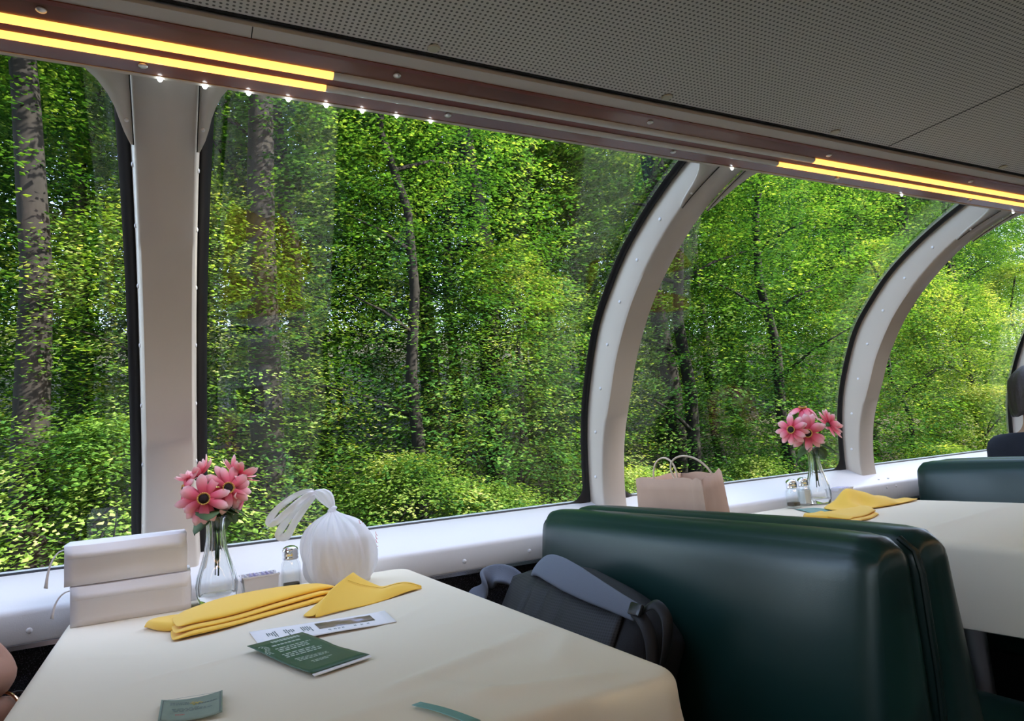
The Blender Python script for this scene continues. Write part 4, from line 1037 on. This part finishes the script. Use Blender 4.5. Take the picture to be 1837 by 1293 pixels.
def person_near():
    # sits on the left bench facing along the train; only the forearms reach into the picture
    c = Vector((-.50, 1.44, .415)); t = thing('person', c, 'person at the lower left edge with a gold bangle and dark cord bracelet', 'person')
    v = []; e = []
    def a(x, y, z, r, par=None):
        v.append((x, y, z, r))
        if par is not None: e.append((par, len(v)-1))
        return len(v)-1
    px, py = c.x+.0, c.y
    pel = a(px, py, .53, (.15, .11)); wst = a(px-.01, py, .68, (.13, .10), pel); chs = a(px-.02, py, .86, (.15, .11), wst); nk0 = a(px-.02, py, .99, (.09, .07), chs)
    nk = a(px, py, 1.06, .052, nk0); hd0 = a(px+.015, py, 1.14, (.072, .082), nk); hd = a(px+.02, py, 1.21, (.076, .095), hd0); a(px+.015, py, 1.27, (.06, .075), hd)
    a(px+.112, py, 1.175, .012, hd0)                                    # nose
    for s in (1, -1):
        hip = a(px+.06, py+s*.10, .50, .082, pel); kn = a(px+.46, py+s*.11, .470, .055, hip); an = a(px+.44, py+s*.11, .09, .038, kn); a(px+.56, py+s*.11, .045, .030, an)
    sl = a(px-.02, py+.16, .95, .058, chs); el = a(px+.240, py+.070, .700, .044, sl)
    m1 = a(px+.16, py-.05, .735, .043, el); w1 = a(px+.11, py-.15, .750, .033, m1)
    sr = a(px-.02, py-.16, .95, .058, chs); er = a(px+.10, py-.17, .700, .046, sr); m2 = a(px+.190, py-.025, .664, .042, er); w2 = a(px+.256, py+.085, .644, .031, m2)
    hand(v, e, w1, Vector((-.35, -1, .1)), Vector((.1, 0, 1)), Vector((1, -.3, 0)), .6)
    hand(v, e, w2, Vector((.06, 1, -.55)), Vector((.3, .45, 1)), Vector((-1, .2, .1)), .5)
    skin_mesh('body', v, e, M['skin'], t)
    # shirt over trunk and upper arms, trousers over the legs
    sv = [(*v[i][:3], (v[i][3][0]+.012, v[i][3][1]+.012)) for i in (pel, wst, chs, nk0)]; se = [(0, 1), (1, 2), (2, 3)]
    for s_, e_ in ((sl, el), (sr, er)):
        p, q = Vector(v[s_][:3]), Vector(v[e_][:3]); m_ = p.lerp(q, .5); sv += [(*p, .072), (*m_, .066)]; se += [(2, len(sv)-2), (len(sv)-2, len(sv)-1)]
    skin_mesh('shirt', sv, se, M['navy'], t)
    hv = [(px, py, .52, (.165, .12))]; he = []
    for s in (1, -1):
        k = len(hv); hv += [(px+.06, py+s*.10, .50, .094), (px+.46, py+s*.11, .470, .062), (px+.44, py+s*.11, .12, .05)]; he += [(0, k), (k, k+1), (k+1, k+2)]
    skin_mesh('trousers', hv, he, M['trouser'], t)
    b = MB(); b.ball((px-.012, py, 1.215), .105, 20, (1, .86, 1.08)); bmesh.ops.delete(b.bm, geom=[q for q in b.bm.verts if q.co.x > px+.045 and q.co.z < 1.27], context='VERTS'); b.build('hair', M['hair'], t, solid=.008)
    for s in (1, -1):
        b = MB(); b.ball((px+.098, py+s*.032, 1.205), .011, 10); b.build('eye', M['eye'], t)
    def ring(c_, ax, r, th, m, name, sq=1.0):
        ax = ax.normalized(); u = ax.cross(Vector((0, 0, 1))).normalized(); w = ax.cross(u); b = MB(); n = 40
        b.quadgrid([[c_+(u*math.cos(2*PI*i/n)+w*math.sin(2*PI*i/n)*sq)*(r+th*math.cos(2*PI*k/8))+ax*th*math.sin(2*PI*k/8) for k in range(8)] for i in range(n)], closed_u=True, closed_v=True)
        o = b.build(name, m); return o
    W2 = Vector(v[w2][:3]); Mm = Vector(v[m2][:3]); ax = W2-Mm
    tag(ring(W2-ax*.26, ax, .0365, .0026, M['goldm'], 'bangle'), 'thin rose gold bangle on the lower left wrist', 'bangle')
    br = ring(W2+ax*.02, ax, .0315, .0022, M['cord'], 'bracelet'); tag(br, 'dark cord bracelet with a silver bead on the lower left wrist', 'bracelet')
    b = MB(); b.ball(W2+ax*.02+Vector((.022, -.016, .020)), .0055, 10); b.build('bead', M['silver'], br)
person_near()
def person_far():
    # sits beyond the last bench with the back to us
    c = Vector((3.25, 1.545, .415)); t = thing('person', c, 'dark-haired person in a navy shirt seen from behind at right', 'person')
    v = []; e = []
    def a(x, y, z, r, par=None):
        v.append((x, y, z, r))
        if par is not None: e.append((par, len(v)-1))
        return len(v)-1
    px, py = c.x, c.y
    pel = a(px, py, .53, (.15, .11)); wst = a(px-.02, py, .66, (.13, .10), pel); chs = a(px-.03, py, .80, (.16, .11), wst); nk0 = a(px-.01, py, .915, (.09, .07), chs)
    nk = a(px+.01, py, .97, .055, nk0); hd0 = a(px+.03, py, 1.045, (.074, .085), nk); hd = a(px+.03, py, 1.11, (.08, .098), hd0); a(px+.025, py, 1.165, (.06, .075), hd)
    a(px+.128, py, 1.06, .012, hd0)
    for s in (1, -1):
        hip = a(px+.06, py+s*.10, .50, .082, pel); kn = a(px+.46, py+s*.11, .475, .055, hip); an = a(px+.46, py+s*.11, .09, .038, kn); a(px+.56, py+s*.11, .045, .030, an)
        sh_ = a(px-.02, py+s*.160, .865, .058, chs); el = a(px+.06, py+s*.23, .66, .044, sh_); w = a(px+.27, py+s*.13, .62, .031, el)
        hand(v, e, w, Vector((1, -s*.4, -.3)), Vector((.2, 0, 1)), Vector((0, -s, 0)), .4)
    skin_mesh('body', v, e, M['skinb'], t)
    sv = [(px, py, .53, (.165, .125)), (px-.02, py, .66, (.148, .118)), (px-.03, py, .80, (.178, .128)), (px-.012, py, .915, (.105, .085))]; se = [(0, 1), (1, 2), (2, 3)]
    for s in (1, -1):
        k = len(sv); sv += [(px-.02, py+s*.160, .865, .074), (px+.025, py+s*.190, .76, .058), (px+.06, py+s*.232, .66, .056)]; se += [(2, k), (k, k+1), (k+1, k+2)]
    skin_mesh('shirt', sv, se, M['navy'], t)
    hv = [(px, py, .52, (.165, .12))]; he = []
    for s in (1, -1):
        k = len(hv); hv += [(px+.06, py+s*.10, .50, .094), (px+.46, py+s*.11, .475, .062), (px+.46, py+s*.11, .12, .05)]; he += [(0, k), (k, k+1), (k+1, k+2)]
    skin_mesh('trousers', hv, he, M['trouser'], t)
    b = MB(); rows = []; n = 48
    for j in range(13):
        th = lerp(.02, 1.0, j/12); row = []
        for k in range(n):
            an = 2*PI*k/n; r = .112*math.sin(min(PI/2*1.05, th*2.0))*(1+.03*math.sin(17*an+j)+.02*math.sin(31*an)); z = 1.205-.112*(1-math.cos(min(PI/2, th*1.9)))-max(0, th-.60)*.24
            front = max(0, math.cos(an)); r *= (1-.35*front*(th > .6)); row.append(Vector((px+.022+r*math.cos(an)*1.02, py+r*math.sin(an)*.88, z+(.03*front if th > .6 else 0)+.004*math.sin(9*an))))
        rows.append(row)
    V = b.quadgrid(rows, closed_v=True); b.bm.faces.new(V[0]); b.build('hair', M['hair'], t, ang=180, solid=.010)
    for s in (1, -1):
        b = MB(); b.ball((px+.112, py+s*.032, 1.095), .011, 10); b.build('eye', M['eye'], t)
person_far()

# ------------------------------------------------------------------ the wood outside
def gz(x, y): return EZ-3.1+.30*max(0, abs(y-.45)-3.05)+.25*noise.noise(Vector((x*.3, y*.3, 0)))-(0.004*max(0, y-3.5)**2*.0)
b = MB(); b.quadgrid([[(lerp(-14, 62, i/60), lerp(2.6, 40, (j/30)**1.3), gz(lerp(-14, 62, i/60), lerp(2.6, 40, (j/30)**1.3))) for j in range(31)] for i in range(61)])
tag(b.build('ground', M['ground']), kind='structure')
def foliage_mesh(name, h, rad, low, nspray, nleaf, ls, seed, squash=1.0):
    rr = random.Random(seed); verts = []; faces = []
    for s in range(nspray):
        z = low+(h-low)*rr.random()**.9; f = (z-low)/(h-low); prof = rad*(.55+.55*math.sin(PI*min(1, .15+f*.85)))*(1 if f < .8 else (1-f)/.2*.8+.2)
        a = rr.uniform(0, 2*PI); r = prof*math.sqrt(rr.uniform(.08, 1)); cx, cy = r*math.cos(a), r*math.sin(a)*squash
        L = rr.uniform(.25, .60); da = a+rr.uniform(-.8, .8); dirv = Vector((math.cos(da), math.sin(da), rr.uniform(-.35, .15))).normalized(); sd_ = dirv.cross(Vector((0, 0, 1))).normalized(); up = sd_.cross(dirv)
        for k in range(nleaf):
            t = k/nleaf; p = Vector((cx, cy, z))+dirv*L*(t-.3)+sd_*rr.uniform(-.5, .5)*L*(1-t*.6)+up*rr.uniform(-.05, .05)
            la = rr.uniform(-1.2, 1.2); d = (dirv*math.cos(la)+sd_*math.sin(la)+Vector((0, 0, rr.uniform(-.5, .15)))).normalized(); q = d.cross(Vector((rr.uniform(-.35, .35), rr.uniform(-.35, .35), 1))).normalized()
            l = ls*rr.uniform(.7, 1.3); i = len(verts); w = l*.36; nn = d.cross(q)*l*.10
            verts += [p, p+d*l*.42+q*w+nn, p+d*l, p+d*l*.42-q*w+nn]; faces.append((i, i+1, i+2, i+3))
    me = bpy.data.meshes.new(name); me.from_pydata([tuple(v) for v in verts], [], faces); return me
def trunk_mesh(name, h, r, seed, branches=7, low=.3):
    rr = random.Random(seed); b = MB(); pts = []; n = 9
    for i in range(n): pts.append(Vector((rr.uniform(-.05, .05)*i*.6, rr.uniform(-.05, .05)*i*.6, -.3+(h+.3)*i/(n-1))))
    b.tube(pts, [r*(1-.7*i/(n-1))*(1.25 if i == 0 else 1) for i in range(n)], 10)
    for k in range(branches):
        z = h*rr.uniform(low, .9); a = rr.uniform(0, 6.28); L = rr.uniform(.8, 1.8); i = min(n-2, int(z/h*(n-1))); p = pts[i].lerp(pts[i+1], .5)
        b.tube([p, p+Vector((math.cos(a)*L*.5, math.sin(a)*L*.5, L*.25)), p+Vector((math.cos(a)*L, math.sin(a)*L, L*.4))], [r*.28, r*.17, r*.06], 6)
    bmesh.ops.recalc_face_normals(b.bm, faces=b.bm.faces); me = bpy.data.meshes.new(name); b.bm.to_mesh(me); b.bm.free()
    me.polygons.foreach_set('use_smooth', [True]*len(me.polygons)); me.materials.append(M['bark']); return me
KIND = {
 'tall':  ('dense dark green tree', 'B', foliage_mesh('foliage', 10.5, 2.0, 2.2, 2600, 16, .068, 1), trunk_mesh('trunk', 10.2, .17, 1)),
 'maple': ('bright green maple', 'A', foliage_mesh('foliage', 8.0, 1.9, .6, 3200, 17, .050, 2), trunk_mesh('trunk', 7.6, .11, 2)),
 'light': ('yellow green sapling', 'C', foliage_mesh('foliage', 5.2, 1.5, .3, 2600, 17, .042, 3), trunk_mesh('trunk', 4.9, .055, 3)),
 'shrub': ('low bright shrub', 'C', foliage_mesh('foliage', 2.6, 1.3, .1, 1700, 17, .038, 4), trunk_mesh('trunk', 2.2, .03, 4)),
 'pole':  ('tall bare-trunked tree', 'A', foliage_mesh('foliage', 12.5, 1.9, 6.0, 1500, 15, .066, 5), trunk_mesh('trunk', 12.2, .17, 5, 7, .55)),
}
for k_, (d_, ml, fm, tm) in KIND.items(): fm.materials.append(M['leaf'+ml])
KEEP = ((-.21, -.09), (.07, .22), (.44, .51))      # sight lines to the trunks that show clear
def tree(kind, x, y, rot=0.0, sc=1.0, label=None):
    if kind in ('light', 'maple') and 0 < y < 8.2:
        for a, b_ in KEEP:
            if a < x/y < b_: x = (b_+.16)*y if x/y > (a+b_)/2 else (a-.16)*y
    d, ml, fm, tm = KIND[kind]; z = gz(x, y)-.05
    t = bpy.data.objects.new({'shrub': 'shrub'}.get(kind, 'tree'), None); COL.objects.link(t); t.location = (x, y, z); t.rotation_euler = (0, 0, rot); t.scale = (sc, sc, sc)
    tag(t, label or (d+' growing in the wood outside the windows'), 'shrub' if kind == 'shrub' else 'tree', d+'s in the wood')
    for nm, me in (('trunk', tm), ('foliage', fm)):
        o = bpy.data.objects.new(nm, me); COL.objects.link(o); o.parent = t
    return t
rr = random.Random(21)
# trunks that show clearly, by the direction they are seen in
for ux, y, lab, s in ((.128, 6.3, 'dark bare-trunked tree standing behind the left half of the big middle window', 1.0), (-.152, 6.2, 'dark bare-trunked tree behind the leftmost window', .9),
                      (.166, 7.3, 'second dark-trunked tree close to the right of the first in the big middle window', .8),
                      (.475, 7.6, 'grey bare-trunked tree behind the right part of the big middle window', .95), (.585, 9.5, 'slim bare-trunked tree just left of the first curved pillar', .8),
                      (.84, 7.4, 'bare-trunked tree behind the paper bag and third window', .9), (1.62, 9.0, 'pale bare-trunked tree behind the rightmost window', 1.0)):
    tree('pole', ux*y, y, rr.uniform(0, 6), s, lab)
x = -4.0
while x < 30:                      # understorey that closes the gaps under the crowns
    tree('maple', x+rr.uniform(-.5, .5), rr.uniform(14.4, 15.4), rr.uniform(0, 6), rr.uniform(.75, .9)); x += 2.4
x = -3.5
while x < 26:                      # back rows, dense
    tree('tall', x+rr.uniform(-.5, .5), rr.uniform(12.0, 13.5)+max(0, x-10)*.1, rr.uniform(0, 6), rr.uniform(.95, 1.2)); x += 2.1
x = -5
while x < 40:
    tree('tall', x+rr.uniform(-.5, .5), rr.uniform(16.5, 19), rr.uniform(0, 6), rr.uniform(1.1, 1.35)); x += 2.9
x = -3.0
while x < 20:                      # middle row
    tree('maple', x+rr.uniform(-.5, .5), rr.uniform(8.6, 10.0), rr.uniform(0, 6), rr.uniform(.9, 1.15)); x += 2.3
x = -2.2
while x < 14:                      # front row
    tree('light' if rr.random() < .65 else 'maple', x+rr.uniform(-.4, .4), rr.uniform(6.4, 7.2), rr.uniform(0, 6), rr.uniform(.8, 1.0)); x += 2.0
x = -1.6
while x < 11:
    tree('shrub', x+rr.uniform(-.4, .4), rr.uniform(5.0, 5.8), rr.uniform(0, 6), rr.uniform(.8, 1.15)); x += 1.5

# the wood on the other side of the line, seen only in reflections; it keeps low sun out of the car
b = MB(); b.quadgrid([[(lerp(-14, 40, i/40), lerp(-24, -1.6, j/16), gz(lerp(-14, 40, i/40), lerp(-24, -1.6, j/16))) for j in range(17)] for i in range(41)])
tag(b.build('ground', M['ground']), kind='structure')
x = -6
while x < 26:
    tree('tall', x+rr.uniform(-.4, .4), -rr.uniform(6.0, 6.6), rr.uniform(0, 6), rr.uniform(1.0, 1.1), 'dense dark green tree nearest the line in the wood behind the camera')
    tree('tall', x+.9+rr.uniform(-.4, .4), -rr.uniform(8.4, 9.4), rr.uniform(0, 6), rr.uniform(.9, 1.0), 'dense dark green tree in the wood behind the camera, across the line'); x += 1.9
